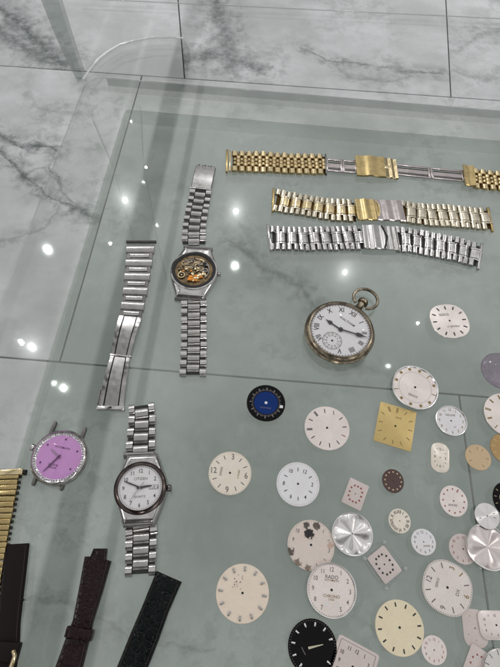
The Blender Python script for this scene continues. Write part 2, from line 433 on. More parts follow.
def rdial(cs, top, label, mat, spec, ink=(INK, INKS), z=0., r=.06, group=DG):
    """cs: four photo corners in order (tl, tr, br, bl) with respect to the dial's own 12 o'clock"""
    q = [P(x, y, TZ+z) for x, y in cs]; c = sum(q, Vector())/4
    up = ((q[0]+q[1])-(q[2]+q[3]))/2; rt = ((q[1]+q[2])-(q[0]+q[3]))/2
    hh, hw = up.length/2, rt.length/2
    o = thing('watch_dial', label, 'watch dial', (c.x, c.y, TZ+z+.00005), math.atan2(up.y, up.x)-PI/2, group)
    bm = bmesh.new(); prism(bm, rrect(hw, hh, r*hw*2), 0, .0004, bev=.0001); mesh('dial_plate', bm, mat, o)
    zt = .00046
    bm = bmesh.new(); disc_flat(bm, hw*.055, zt); mesh('centre_hole', bm, [HOLE], o, smooth=None)
    bm = bmesh.new(); R = min(hw, hh)
    markers(bm, R, spec, zt, spec.get('pow', 5.), hw/R, hh/R)
    if spec.get('frame'):
        a = rrect(hw*.86, hh*.88, hw*.05); b = rrect(hw*.84, hh*.865, hw*.05)
        va = [bm.verts.new((x, y, zt)) for x, y in a]; vb = [bm.verts.new((x, y, zt)) for x, y in b]
        for i in range(len(a)): bm.faces.new((va[i], va[(i+1) % len(a)], vb[(i+1) % len(a)], vb[i])).material_index = 1
    mesh('hour_markers', bm, list(ink), o, smooth=None)
    return o, hw, hh
# ---------------------------------------------------------------- floor
FZ = 0.0
def FP(px, py): return P(px, py, FZ)
veins = [
 ([(-25, 122), (0, 136), (18, 147), (50, 147), (54, 152)], .015, .95),
 ([(-20, 135), (0, 152), (25, 172), (48, 191), (70, 203), (97, 216)], .013, 1.),
 ([(50, 165), (62, 175), (64, 187), (80, 205), (97, 215)], .006, .7),
 ([(20, 150), (25, 172), (45, 166), (62, 178)], .006, .5),
 ([(60, 203), (45, 225), (15, 236), (-20, 245)], .008, .5),
 ([(-30, -15), (20, 25), (40, 45), (60, 66)], .055, 1.),
 ([(-10, 25), (20, 45), (55, 66)], .045, .9),
 ([(215, -10), (225, 35), (228, 68)], .055, .8),
 ([(180, 62), (215, 55), (260, 70)], .05, .85),
 ([(300, 48), (330, 62), (350, 66), (410, 72), (446, 74)], .008, .75),
 ([(330, 62), (352, 80), (395, 84), (412, 76), (385, 58)], .012, .45),
 ([(455, 50), (480, 35), (520, 25)], .03, .5), ([(455, 70), (490, 80), (520, 70)], .015, .4),
 ([(25, 92), (35, 108), (70, 115)], .012, .35), ([(150, 40), (165, 60), (150, 70)], .01, .3),
 ([(228, 240), (262, 268), (300, 285), (318, 310)], .020, .85),
 ([(225, 205), (245, 225), (262, 268)], .018, .5),
 ([(310, 318), (360, 370), (395, 380)], .016, .5),
 ([(30, 595), (60, 600), (108, 622), (140, 640), (215, 650)], .007, .6),
 ([(360, 600), (355, 622), (380, 640)], .010, .35),
 ([(150, 420), (190, 445), (205, 470)], .012, .2),
 ([(420, 270), (470, 255), (520, 262)], .02, .25),
]
def marble(vl):
    m, t, b = mat_base('white_marble'); co = coords(t)
    wn = t.v('SCALE', t.v('SUBTRACT', t.noise(co, 5, 3, .5, out=1), (.5, .5, .5)), .05)
    wn2 = t.v('SCALE', t.v('SUBTRACT', t.noise(co, 28, 5, .65, out=1), (.5, .5, .5)), .035)
    flat = t.v('MULTIPLY', t.v('ADD', co, t.v('ADD', wn, wn2)), (1, 1, 0))
    smoke = t.ss(t.noise(t.v('ADD', co, wn2), 30, 6, .7), .40, .62, .05, .8)
    thin = t.ss(t.noise(co, 14, 3), .35, .65, .6, 1.6)
    def seg(a, b_, width, strength):
        a = FP(*a); b_ = FP(*b_); a = Vector((a.x, a.y, 0)); b_ = Vector((b_.x, b_.y, 0)); ab = b_-a
        pa = t.v('SUBTRACT', flat, tuple(a))
        h = t.m('DIVIDE', t.v('DOT_PRODUCT', pa, tuple(ab), out=1), ab.length_squared, clamp=True)
        d = t.v('LENGTH', t.v('SUBTRACT', pa, t.v('SCALE', tuple(ab), h)), out=1)
        return t.m('MULTIPLY', t.m('MAXIMUM', t.m('POWER', t.ss(t.m('DIVIDE', d, t.m('MULTIPLY', thin, width)), 0, 1, 1, 0), 1.6), t.m('MULTIPLY', smoke, t.ss(d, 0, width*1.5+.03, 1, 0))), strength)
    tot = None
    for pts, wd, st in vl:
        for a, b_ in zip(pts, pts[1:]):
            s = seg(a, b_, wd, st); tot = s if tot is None else t.m('MAXIMUM', tot, s)
    # soft background clouding and fine random veining
    nz = t.noise(t.v('ADD', co, t.v('SCALE', wn, 3)), 3.4, 6, .6)
    ridge = t.m('ABSOLUTE', t.m('SUBTRACT', nz, .5))
    rv = t.m('MULTIPLY', t.ss(ridge, 0, .045, 1, 0), t.ss(t.noise(co, 2.3, 2), .48, .66, 0, .20))
    cloud = t.ss(t.noise(co, 4.5, 6, .62), .36, .68)
    mott = t.m('MULTIPLY', t.ss(t.noise(t.v('ADD', co, wn2), 34, 6, .72), .46, .60), t.ss(t.noise(co, 4.2, 3), .48, .62, 0, .42))
    base = t.mix(cloud, c4((.49, .50, .50)), c4((.70, .70, .715)))
    base = t.mix(mott, base, c4((.27, .305, .29)))
    if tot is not None: rv = t.m('MAXIMUM', rv, t.m('MULTIPLY', tot, t.ss(t.noise(co, 60, 5, .7), .3, .62, .45, 1.0)))
    base = t.mix(rv, base, c4((.085, .105, .10)))
    t.put(b.inputs['Base Color'], base)
    b.inputs['Roughness'].default_value = .04; b.inputs['Specular IOR Level'].default_value = .6
    return m
TILE_V = [veins[0:5]+veins[13:14], veins[15:18]+veins[21:22], veins[5:7], veins[7:11]+veins[14:15], veins[11:13], veins[18:21], []]
TM = [marble(v) for v in TILE_V]
m, t, b = mat_base('grey_grout'); t.put(b.inputs['Base Color'], t.mix(t.noise(coords(t), 300, 4), (.09, .09, .085, 1), (.15, .15, .14, 1))); b.inputs['Roughness'].default_value = .8; GROUT = m
bm = bmesh.new()
def lineY(p, q, x):    # y of a floor line through two photo points at world x
    a, b_ = FP(*p), FP(*q); return a.y+(b_.y-a.y)*(x-a.x)/(b_.x-a.x)
XL, XR = -3.0, 3.0
# grout sheet
S = 6.0
f = bm.faces.new([bm.verts.new(v) for v in ((-S, -S, -.004), (S, -S, -.004), (S, S, -.004), (-S, S, -.004))]); f.material_index = 1
G = .0013
def row(loA, loB, hiA, hiB, joints, mis={}):
    """joints: list of (photo pt, photo pt) or world x slopes; tiles between"""
    def isect(l, pt, dr):      # line l=(p,q) world with point+dir
        p, q = l; d1 = q-p; den = d1.x*dr.y-d1.y*dr.x
        k = ((pt.x-p.x)*dr.y-(pt.y-p.y)*dr.x)/den; return p+d1*k
    lo = (loA, loB); hi = (hiA, hiB)
    for ti, ((pa, da), (pb, db)) in enumerate(zip(joints, joints[1:])):
        c = [isect(lo, pa, da), isect(lo, pb, db), isect(hi, pb, db), isect(hi, pa, da)]
        cen = sum(c, Vector((0, 0, 0)))/4
        pts = []
        for i in range(4):
            e1 = (c[(i+1) % 4]-c[i]).normalized(); e0 = (c[i-1]-c[i]).normalized()
            v_ = c[i]+(e1+e0)*G; pts.append((v_.x, v_.y))
        prism(bm, pts, -.004, 0, mi=mis.get(ti, 7), bev=.0006)
V3 = lambda v: Vector((v.x, v.y, 0))
a1, b1_ = V3(FP(0, 65.5)), V3(FP(250, 83)); a2, b2_ = V3(FP(0, 357)), V3(FP(280, 380))
dy = (a1-a2).y; vy = Vector((0, dy, 0))
jA = V3(FP(142, 75)), V3(FP(60, 360))-V3(FP(142, 75))
jC = V3(FP(460, 400)), V3(FP(486, 590))-V3(FP(460, 400))
jT1 = V3(FP(178, 0)), V3(FP(183, 60))-V3(FP(178, 0)); jT2 = V3(FP(446, 0)), V3(FP(451, 94))-V3(FP(446, 0))
TW = Vector((jC[0].x-jA[0].x, 0, 0)); TW = Vector((1.24, 0, 0))
def sh(j, k): return (j[0]+TW*k, j[1])
row(a2, b2_, a1, b1_, [sh(jA, k) for k in range(-4, 5)], {3: 0, 4: 2})
row(a2-vy, b2_-vy, a2, b2_, [sh(jC, k) for k in range(-5, 4)], {4: 6})
row(a2-vy*2, b2_-vy*2, a2-vy, b2_-vy, [sh(jA, k) for k in range(-4, 5)])
T0 = [(jT1[0]-TW*k, jT1[1]) for k in (3, 2, 1)]+[jT1, jT2]+[(jT2[0]+TW*k, jT2[1]) for k in (1, 2)]
row(a1, b1_, a1+vy*1.1, b1_+vy*1.1, T0, {2: 3, 3: 4, 4: 5})
row(a1+vy*1.1, b1_+vy*1.1, a1+vy*2.2, b1_+vy*2.2, [sh(jA, k) for k in range(-4, 5)])
fl = mesh('floor', bm, [TM[0], GROUT]+TM[1:], smooth=0); tag(fl, 'polished white marble floor tiles with grey veins and thin dark grout joints', kind='structure')
# ---------------------------------------------------------------- table
tb = thing('coffee_table', 'clear acrylic table with green tinted glass top on marble floor', 'table', (0, 0, 0))
xo = P(16, 255).x; yb = P(250, 87).y           # outer left and back edges
xo = (P(27, 200).x+P(5, 310).x)/2
FW = .050; xr = xo+.95; yf = yb-.80; gp = .0006
xi, yi, xri, yfi = xo+FW, yb-FW, xr-FW, yf+FW
bm = bmesh.new()
def loop(x0, y0, x1, y1, r, z, n=8):
    return [(x, y, z) for x, y in [(p[0]+(x0+x1)/2, p[1]+(y0+y1)/2) for p in rrect((x1-x0)/2, (y1-y0)/2, r, n)]]
TK = .016; ch = .004
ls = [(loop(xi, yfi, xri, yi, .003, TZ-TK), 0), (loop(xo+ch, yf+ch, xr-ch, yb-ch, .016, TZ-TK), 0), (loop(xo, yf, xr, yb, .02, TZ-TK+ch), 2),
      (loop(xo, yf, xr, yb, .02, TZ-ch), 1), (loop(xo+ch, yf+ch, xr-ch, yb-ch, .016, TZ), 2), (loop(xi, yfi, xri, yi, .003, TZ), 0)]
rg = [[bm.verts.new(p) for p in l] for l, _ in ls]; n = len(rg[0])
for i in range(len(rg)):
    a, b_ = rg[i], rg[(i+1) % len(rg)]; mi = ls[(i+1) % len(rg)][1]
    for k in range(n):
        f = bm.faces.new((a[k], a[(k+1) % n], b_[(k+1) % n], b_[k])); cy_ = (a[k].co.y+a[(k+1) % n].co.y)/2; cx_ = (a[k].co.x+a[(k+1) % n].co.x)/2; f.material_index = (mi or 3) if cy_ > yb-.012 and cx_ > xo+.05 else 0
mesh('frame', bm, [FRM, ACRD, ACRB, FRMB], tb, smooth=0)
bm = bmesh.new(); pp = [(p[0], p[1]) for p in loop(xi+gp, yfi+gp, xri-gp, yi-gp, .003, 0)]
prism(bm, pp, TZ-.005, TZ, bev=.0007, side_mi=1)
bm.normal_update()
for f in bm.faces:
    if f.material_index == 1 and f.normal.y < .3: f.material_index = 2
mesh('glass_pane', bm, [PANE, ACRE, FRM], tb, smooth=0)
for lx, ly in ((xo+.035, yb-.035), (xr-.035, yb-.035), (xo+.035, yf+.035), (xr-.035, yf+.035)):
    bm = bmesh.new(); prof = [(0, .0002), (.020, .0002), (.022, .003), (.019, .02), (.017, .12), (.018, TZ-.08), (.025, TZ-TK-.006), (.025, TZ-TK-.0005), (0, TZ-TK-.0005)]
    lathe(bm, prof, 48, cx=lx, cy=ly); mesh('leg', bm, LEGM, tb)
# clear acrylic chair standing behind the corner of the table
ft = P(83, 80, .004)
cl = thing('acrylic_chair', 'clear acrylic seat with slanting leg and arched rim behind the table corner', 'chair', (ft.x, ft.y, 0))
def tube(bm, pts, r, seg_=12, mi=0, flat=1.):
    rings = []
    for i, p in enumerate(pts):
        tg = (pts[min(i+1, len(pts)-1)]-pts[max(i-1, 0)]).normalized(); s_ = tg.cross(Vector((0, 0, 1))); s_ = s_.normalized() if s_.length > 1e-3 else Vector((1, 0, 0)); n_ = s_.cross(tg)
        rr = r[i] if isinstance(r, (list, tuple)) else r
        rings.append([bm.verts.new(p+s_*rr*math.cos(2*PI*k/seg_)+n_*rr*flat*math.sin(2*PI*k/seg_)) for k in range(seg_)])
    for a, b_ in zip(rings, rings[1:]):
        for k in range(seg_): bm.faces.new((a[k], a[(k+1) % seg_], b_[(k+1) % seg_], b_[k])).material_index = mi
    bm.faces.new(rings[0]); bm.faces.new(rings[-1])
o0 = Vector((ft.x, ft.y, 0))
bm = bmesh.new()
lp = [(80, 79, .003, 4), (72, 60, .05, 5.5), (64, 40, .10, 7), (56, 18, .15, 8), (46, -10, .21, 9), (36, -45, .27, 10)]
L_, R_ = [], []
for x, y, z, hwid in lp:
    L_.append(P(x-hwid, y, z)-o0); R_.append(P(x+hwid, y, z)-o0)
vs = []
for l, r in zip(L_, R_):
    vs.append([bm.verts.new(l), bm.verts.new(r), bm.verts.new(r+Vector((.002, .012, 0))), bm.verts.new(l+Vector((0, .012, 0)))])
for a, b_ in zip(vs, vs[1:]):
    for k in range(4): bm.faces.new((a[k], a[(k+1) % 4], b_[(k+1) % 4], b_[k])).material_index = (0, 1, 0, 1)[k]
bm.faces.new(vs[0]); bm.faces.new(vs[-1])
mesh('leg', bm, [ACRE, ACRB], cl)
arc = [(83, 80), (90, 70), (98, 60), (108, 52), (120, 45), (135, 41), (152, 38), (170, 37.5), (184, 39)]
bm = bmesh.new()
top = [P(x, y, .02)-o0 for x, y in arc]
back = [P(x, y, .02)-o0 for x, y in ((190, 50), (192, 79), (150, 76), (110, 73), (92, 72))]
prism(bm, [(p.x, p.y) for p in top+back], .012, .020, mi=0, side_mi=0); mesh('base_plate', bm, [clear('clear_acrylic_plate', (.955, .96, .955), .045, .03), ACRE], cl, smooth=0)
bm = bmesh.new(); tube(bm, [p+Vector((0, 0, .0015)) for p in top], .0027, 10, flat=.7); mesh('rim', bm, clear('frosted_rim', (.9, .9, .9), .12, .1, haze=.3, milky=(.8, (.92, .92, .92))), cl)
bm = bmesh.new(); tube(bm, [P(80+i*44, -1.5+i*2.1, .012)-o0 for i in range(12)], .0016, 8); mesh('thin_rod', bm, ACRB, cl)  # thin pale rod drawn along the faint line at the far side
# ---------------------------------------------------------------- paths for bracelets and straps
class Path:
    def __init__(s, px, z=0.):
        pts = [P(x, y, TZ) for x, y in px]; s.p = []
        n = len(pts)
        for i in range(n-1):            # Catmull-Rom
            p0, p1, p2, p3 = pts[max(i-1, 0)], pts[i], pts[i+1], pts[min(i+2, n-1)]
            for k in range(12):
                q = k/12; s.p.append(.5*((2*p1)+(p2-p0)*q+(2*p0-5*p1+4*p2-p3)*q*q+(3*p1-p0-3*p2+p3)*q**3))
        s.p.append(pts[-1]); s.s = [0]
        for a, b_ in zip(s.p, s.p[1:]): s.s.append(s.s[-1]+(b_-a).length)
        s.L = s.s[-1]; s.o = s.p[0].copy()
    def at(s, d):
        d = max(0, min(d, s.L-1e-9)); i = 0
        while i < len(s.s)-2 and s.s[i+1] < d: i += 1
        k = (d-s.s[i])/max(s.s[i+1]-s.s[i], 1e-9); p = s.p[i].lerp(s.p[i+1], k); e = s.p[min(i+2, len(s.p)-1)]-s.p[max(i-1, 0)]
        return p-s.o, math.atan2(e.y, e.x)
    def near(s, px, py):
        q = P(px, py); return min(zip([(a-q).length for a in s.p], s.s))[1]
def wid(px, py, dx, dy): return (P(px+dx/2, py+dy/2)-P(px-dx/2, py-dy/2)).length
def place(path, d, o, z=0., tiltb=0.):
    p, a = path.at(d); o.location = (p.x, p.y, z); o.rotation_euler = (tiltb, 0, a) if not tiltb else (0, tiltb, a)
def run(path, d0, d1, pitch, protos, root, z=.0002, wobble=.00015, name='link', fit=True):
    """protos: list of mesh objects used in turn, first use takes the object itself"""
    n = max(1, round((d1-d0)/pitch)); pt = (d1-d0)/n if fit else pitch
    for i in range(n):
        src = protos[i % len(protos)]
        o = src if not src.get('_u') else inst(src, root, (0, 0, 0), 0)
        src['_u'] = 1
        p, a = path.at(d0+pt*(i+.5))
        o.parent = root; o.location = (p.x, p.y, z+random.uniform(0, wobble)); o.rotation_euler = (random.uniform(-.03, .03), random.uniform(-.11, .11), a+random.uniform(-.012, .012))
def clean():
    for o in bpy.data.objects:
        if '_u' in o: del o['_u']
def curved_plate(bm, L, W, zf, mi=0, n=24, th=.0008, edge=.0006, notch=None):
    """sheet along x from 0..L, width W, top height zf(q)"""
    rows = []
    for i in range(n+1):
        q = i/n; z = zf(q); x = q*L
        rows.append([bm.verts.new((x, -W/2, z-edge-th)), bm.verts.new((x, -W/2, z-edge)), bm.verts.new((x, -W/2+edge, z)), bm.verts.new((x, W/2-edge, z)), bm.verts.new((x, W/2, z-edge)), bm.verts.new((x, W/2, z-edge-th))])
    for a, b_ in zip(rows, rows[1:]):
        for k in range(6): bm.faces.new((a[k], b_[k], b_[(k+1) % 6], a[(k+1) % 6])).material_index = mi
    for r in (rows[0], rows[-1]): bm.faces.new(r).material_index = mi
def lk_jub(p, w_, h=.0026):
    bm = bmesh.new()
    for s in (-1, 1): barrel(bm, -p*.22, s*w_*.38, 0, p*.86, w_*.235, h, 0, 8, .4)
    for y in (-.18, 0, .18): barrel(bm, p*.28, y*w_, 0, p*.66, w_*.15, h, 0, 8, .35)
    for y in (-.09, .09): barrel(bm, -p*.22, y*w_, 0, p*.50, w_*.12, h*.9, 0, 8, .25)
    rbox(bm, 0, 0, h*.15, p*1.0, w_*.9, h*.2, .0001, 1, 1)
    return bm
def lk_pres(p, w_, h=.0028, a=0, b=0, bars=True):
    bm = bmesh.new()
    for s in (-1, 1):
        barrel(bm, -p*.50, s*w_*.375, 0, p*.45, w_*.25, h, a, 8, .55); barrel(bm, -p*.005, s*w_*.375, 0, p*.45, w_*.25, h, a, 8, .62)
    barrel(bm, p*.22, 0, 0, p*.86, w_*.35, h, b, 8, .55)
    for s in (-1, 1): barrel(bm, p*.22, s*w_*.22, 0, p*.97, w_*.06, h*.95, a, 8, .5)
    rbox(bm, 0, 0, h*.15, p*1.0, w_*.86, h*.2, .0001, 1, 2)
    return bm
# --- bracelet 1 : gold jubilee with steel folding clasp
BG = 'metal watch bracelets laid out on the glass'
pa = Path([(226, 162.5), (262, 163.5), (290, 165), (325, 166), (353, 168.5), (375, 168), (396, 171), (430, 174.5), (462, 177.5), (480, 180.5), (512, 184)])
rt = thing('watch_bracelet', 'gold five-piece link bracelet with steel folding arms, topmost of the three', 'watch bracelet', pa.o, 0, BG)
W1_ = wid(275, 164, 0, 20); pit = wid(275, 164, 7.3, 0)
d0 = pa.near(232, 163); d1 = pa.near(325, 166)
pr = mesh('link', lk_jub(pit, W1_), [GOLD, GOLDGAP], rt); run(pa, d0, d1, pit, [pr], rt)
bm = bmesh.new(); rbox(bm, 0, 0, .0014, .0022, W1_*1.10, .0024, .0005, 3); e1 = mesh('end_bar', bm, GOLDD, rt); place(pa, .0009, e1, .0002)
bm = bmesh.new(); rbox(bm, 0, 0, .0014, .0016, W1_*1.0, .0024, .0005, 3); e2 = mesh('end_bar', bm, GOLD, rt); place(pa, .0036, e2, .0002)
dd = pa.near(325, 166); bm = bmesh.new(); rbox(bm, 0, 0, .0014, .0014, W1_*1.0, .0028, .0003, 2); e3 = mesh('end_bar', bm, DSTEEL, rt); place(pa, dd+.0005, e3, .0002)
def arms(path, da, db, w_, m1, root, z=.0004, cross=True, inner=.45):
    L = db-da; bm = bmesh.new(); h = .0012
    for s in (-1, 1):
        rbox(bm, L/2, s*w_*.36, h, L, w_*.13, h, .0003, 2, 0); rbox(bm, L/2, s*w_*.20, h*.7, L, w_*.05, h*.7, .0001, 1, 1)
    if cross:
        rbox(bm, L*.03, 0, h, w_*.12, w_*.8, h*1.1, .0003, 2, 0); rbox(bm, L*.97, 0, h, w_*.12, w_*.8, h*1.1, .0003, 2, 0)
    if inner: rbox(bm, L*.5, 0, h*.65, L*.96, w_*inner*.62, h*.5, .0002, 1, 0)
    o = mesh('clasp_arm', bm, m1, root); p, a = path.at(da); q, _ = path.at(db); o.location = (p.x, p.y, z); o.rotation_euler = (0, 0, math.atan2((q-p).y, (q-p).x)); return o
d2 = pa.near(341, 168); d3 = pa.near(355, 168)
wa = wid(340, 167, 0, 15)
arms(pa, dd+.001, d2-.0003, wa, [PINKST, DSTEEL], rt); arms(pa, d2+.0003, d3+.001, wa, [PINKST, DSTEEL], rt)
d4 = pa.near(396, 171); Wc = wid(375, 168, 0, 20)
def zc(q): return .0042+.0010*math.sin(PI*q)+.0004*math.cos(q*2*PI*3)-(.0022*max(0, q-.8)/.2)
bm = bmesh.new(); L = d4-d3
curved_plate(bm, L*.70, Wc, lambda q: .0040+.0009*math.sin(PI*q)+.0003*math.cos(2*PI*q*2))
for f in bm.faces: pass
o = mesh('clasp_cover', bm, GOLDD, rt); pp_, aa = pa.at(d3); qq, _ = pa.at(d4); ang = math.atan2((qq-pp_).y, (qq-pp_).x); o.location = (pp_.x, pp_.y, 0); o.rotation_euler.z = ang
bm = bmesh.new(); curved_plate(bm, L*.285, Wc*.97, lambda q: .0040-.0014*q+.0005*math.cos(2*PI*q*2)); lt = mesh('latch', bm, GOLD, rt)
lt.location = (pp_.x+L*.715*math.cos(ang), pp_.y+L*.715*math.sin(ang), 0); lt.rotation_euler.z = ang
bm = bmesh.new(); lathe(bm, [(0, 0), (.0022, 0), (.0024, .0004), (.0015, .0006), (0, .0006)], 24); em = mesh('emblem', bm, GOLD, lt, loc=(.0003, 0, .0038))
d5 = pa.near(429, 174); d6 = pa.near(462, 177.5)
wb = wid(445, 176, 0, 13)
arms(pa, d4-.001, d5-.0003, wb, [PINKST, DSTEEL], rt); arms(pa, d5+.0003, d6+.001, wb, [PINKST, DSTEEL], rt)
d7 = pa.near(474, 179.5)
Wd = wid(485, 181, 0, 18.5)
bm = bmesh.new(); curved_plate(bm, d7-d6-.0004, Wd*1.08, lambda q: .0040+.0004*math.cos(2*PI*q)); o = mesh('clasp_end', bm, GOLDD, rt); p_, a_ = pa.at(d6+.0003); o.location = (p_.x, p_.y, 0); o.rotation_euler.z = a_
pr = mesh('link', lk_jub(pit, Wd), [GOLD, GOLDGAP], rt); run(pa, d7, pa.L, pit, [pr], rt)
# --- bracelet 2 : two tone
def folded(px, label, mats, wl, wr, plate, i0, i1, kind, latch_round):
    pa = Path(px); rt = thing('watch_bracelet', label, 'watch bracelet', pa.o, 0, BG)
    pit = wid(310, 205, 11.2 if kind == 2 else 10.6, 0)
    da, db = pa.near(*i0), pa.near(*i1)
    pr = mesh('link', lk_pres(pit, wl, a=0, b=1), mats, rt); run(pa, .0035, da, pit, [pr], rt, wobble=.0003)
    pr2 = mesh('link', lk_pres(pit, wr, a=3, b=3 if kind == 2 else 1), mats, rt); run(pa, db, pa.L-.002, pit, [pr2], rt, wobble=.0003)
    for d, k in ((.001, 0), (pa.L-.0008, 0)):
        bm = bmesh.new(); rbox(bm, 0, 0, .0015, .0022, (wl if d < .01 else wr)*1.12, .0026, .0006, 3); e = mesh('end_bar', bm, mats[4], rt); place(pa, d, e, .0002)
        e.rotation_euler.z += .12 if d < .01 else 0
    p, _ = pa.at(da); q, _ = pa.at(db); L = (q-p).length; ang = math.atan2((q-p).y, (q-p).x); W = max(wl, wr)*.98
    prt = []
    cut = L*(.40 if kind == 2 else .62)
    bm = bmesh.new(); curved_plate(bm, cut, W, lambda s: .0042+.0006*math.sin(PI*s)+.0003*math.cos(4*PI*s)); prt.append((mesh('clasp_cover', bm, plate[0], rt), 0))
    bm = bmesh.new(); curved_plate(bm, L-cut-.0004, W*.98, lambda s: .0045+.0003*math.cos(5*PI*s)-.0009*s); l2 = mesh('latch', bm, plate[1], rt); prt.append((l2, cut+.0004))
    for o, d in prt: o.location = (p.x+d*math.cos(ang), p.y+d*math.sin(ang), 0); o.rotation_euler.z = ang
    bm = bmesh.new()
    if latch_round:
        pts = [(-.0002, -W*.40)]+[(.0028*math.cos(a), W*.36*math.sin(a)) for a in [math.radians(-85+17*i) for i in range(11)]]+[(-.0002, W*.40)]
        prism(bm, pts, .0046, .0052, bev=.0002); mesh('emblem', bm, plate[0], l2)
        bm = bmesh.new(); pts = [(.0028*math.cos(a), W*.36*math.sin(a)) for a in [math.radians(-80+16*i) for i in range(11)]]; pts += [(x+.0006, y*1.02) for x, y in pts[::-1]]
        prism(bm, pts, .0046, .00535); mesh('emblem_rim', bm, GOLD, l2)
    else:
        k = -.0045
        pts = [(k+.0002, -W*.46), (-.0002, -W*.46), (-.0002, W*.46), (k+.0002, W*.46), (k+.0032, 0)]
        pts = [(-.0028, -W*.46), (-.0014, -W*.46), (.0018, 0), (-.0014, W*.46), (-.0028, W*.46), (.0004, 0)]
        pts = [(x, y) for x, y in pts]
        prism(bm, pts, .0042, .00495); mesh('v_groove', bm, HOLE, l2)
    return rt
w2 = wid(310, 206, 0, 21)
folded([(272, 201.5), (300, 206), (330, 211), (358, 212.5), (400, 213), (425, 216.5), (455, 218), (490, 221)], 'two-tone gold and steel bracelet with half gold clasp, middle of the three', [TWOTONE, GOLD, GOLDGAP, TWOTONE, GOLDD], w2, wid(450, 218, 0, 21), (GOLDD, PINKST), (356, 212), (402, 214), 2, True)
folded([(268, 239), (300, 240.5), (330, 240), (362, 239.5), (400, 241), (425, 245), (455, 251), (480, 258)], 'all steel bracelet with V-notched silver clasp, lowest of the three', [STEEL, STEEL, HOLE, STEEL, STEEL], wid(310, 240, 0, 23), wid(450, 250, 0, 24), (BRUSH, BRUSH), (361, 239.5), (398, 241), 3, False)
# --- steel half bracelet with open folding clasp
pa = Path([(141.5, 242), (139.5, 262), (136, 290), (131, 318), (124, 345), (119, 365), (115, 385), (111, 411)])
rt = thing('watch_strap', 'open steel bracelet half with long folding clasp left of the opened watch', 'watch bracelet', pa.o, 0, None)
w0 = wid(141, 243, 30, 1.5); w1 = wid(131, 310, 23, 2); pit = wid(139, 270, 0, 14.3)
dE = pa.near(131, 317); nrow = 5
for i in range(nrow):
    ww = w0*.92+(w1-w0*.92)*i/(nrow-1); bm = bmesh.new(); p = dE/(nrow+.35)
    barrel(bm, p*.02, 0, 0, p*.64, ww, .0028, 0, 10, .5); barrel(bm, p*.52, 0, 0, p*.40, ww*.68, .0026, 1, 10, .5)
    for s in (-1, 1): rbox(bm, p*.5, s*ww*.33, .0009, p*.5, ww*.10, .0014, .0002, 2, 2)
    rbox(bm, p*.5, 0, .0010, p*.8, ww*.90, .0014, .0001, 1, 3)
    o = mesh('link', bm, [BRUSH, STEEL, HOLE, DSTEEL], rt); place(pa, dE*(i+.62)/(nrow+.35), o, .0002)
bm = bmesh.new(); barrel(bm, 0, 0, 0, .0022, w0, .0024, 0); o = mesh('end_bar', bm, DSTEEL, rt); place(pa, .0008, o, .0002)
def leaf(da, db, wa_, wb_, z0):
    p, _ = pa.at(da); q, _ = pa.at(db); L = (q-p).length; ang = math.atan2((q-p).y, (q-p).x); bm = bmesh.new()
    zf = lambda s: z0+.0016*math.sin(PI*s)
    def part(y0, y1, h, mi):
        n = 16; rows = []
        for i in range(n+1):
            s = i/n; k = wa_+(wb_-wa_)*s; z = zf(s)
            rows.append([bm.verts.new((s*L, y0*k, z)), bm.verts.new((s*L, y0*k+.0002, z+h)), bm.verts.new((s*L, y1*k-.0002, z+h)), bm.verts.new((s*L, y1*k, z))])
        for a, b_ in zip(rows, rows[1:]):
            for k in range(4): bm.faces.new((a[k], b_[k], b_[(k+1) % 4], a[(k+1) % 4])).material_index = mi
        bm.faces.new(rows[0]); bm.faces.new(rows[-1])
    part(-.5, -.30, .0013, 1); part(.30, .5, .0013, 1); part(-.27, .27, .0010, 0); part(-.5, .5, .0003, 2)
    o = mesh('clasp_leaf', bm, [BRUSH, STEEL, HOLE], rt); o.location = (p.x, p.y, 0); o.rotation_euler.z = ang
d_a = pa.near(123, 358)
leaf(dE, d_a, w1*.98, wid(123, 357, 20, 2), .001); leaf(d_a+.0005, pa.L-.002, wid(120, 362, 20, 2), wid(112, 408, 25, 4), .001)
bm = bmesh.new(); rbox(bm, 0, 0, .0016, .0030, wid(112, 408, 27, 4), .0032, .0005, 3, 0); disc_flat(bm, .0009, .00326, 1, 0, 0); o = mesh('end_bar', bm, [STEEL, HOLE], rt); place(pa, pa.L-.0012, o, .0002)
bm = bmesh.new(); rbox(bm, 0, 0, .0012, .0016, wid(123, 357, 22, 2), .0024, .0005, 3, 0); o = mesh('hinge', bm, STEEL, rt); place(pa, d_a, o, .0004)
bm = bmesh.new(); rbox(bm, 0, 0, .0018, .011, .0010, .003, .0003, 2, 0); o = mesh('side_flange', bm, DSTEEL, rt); p_, a_ = pa.at(pa.L-.009); nn = Vector((-math.sin(a_), math.cos(a_), 0)); wv_ = wid(106, 390, 25, 3)/2
o.location = (p_.x-nn.x*wv_*1.0, p_.y-nn.y*wv_*1.0, .0003); o.rotation_euler.z = a_
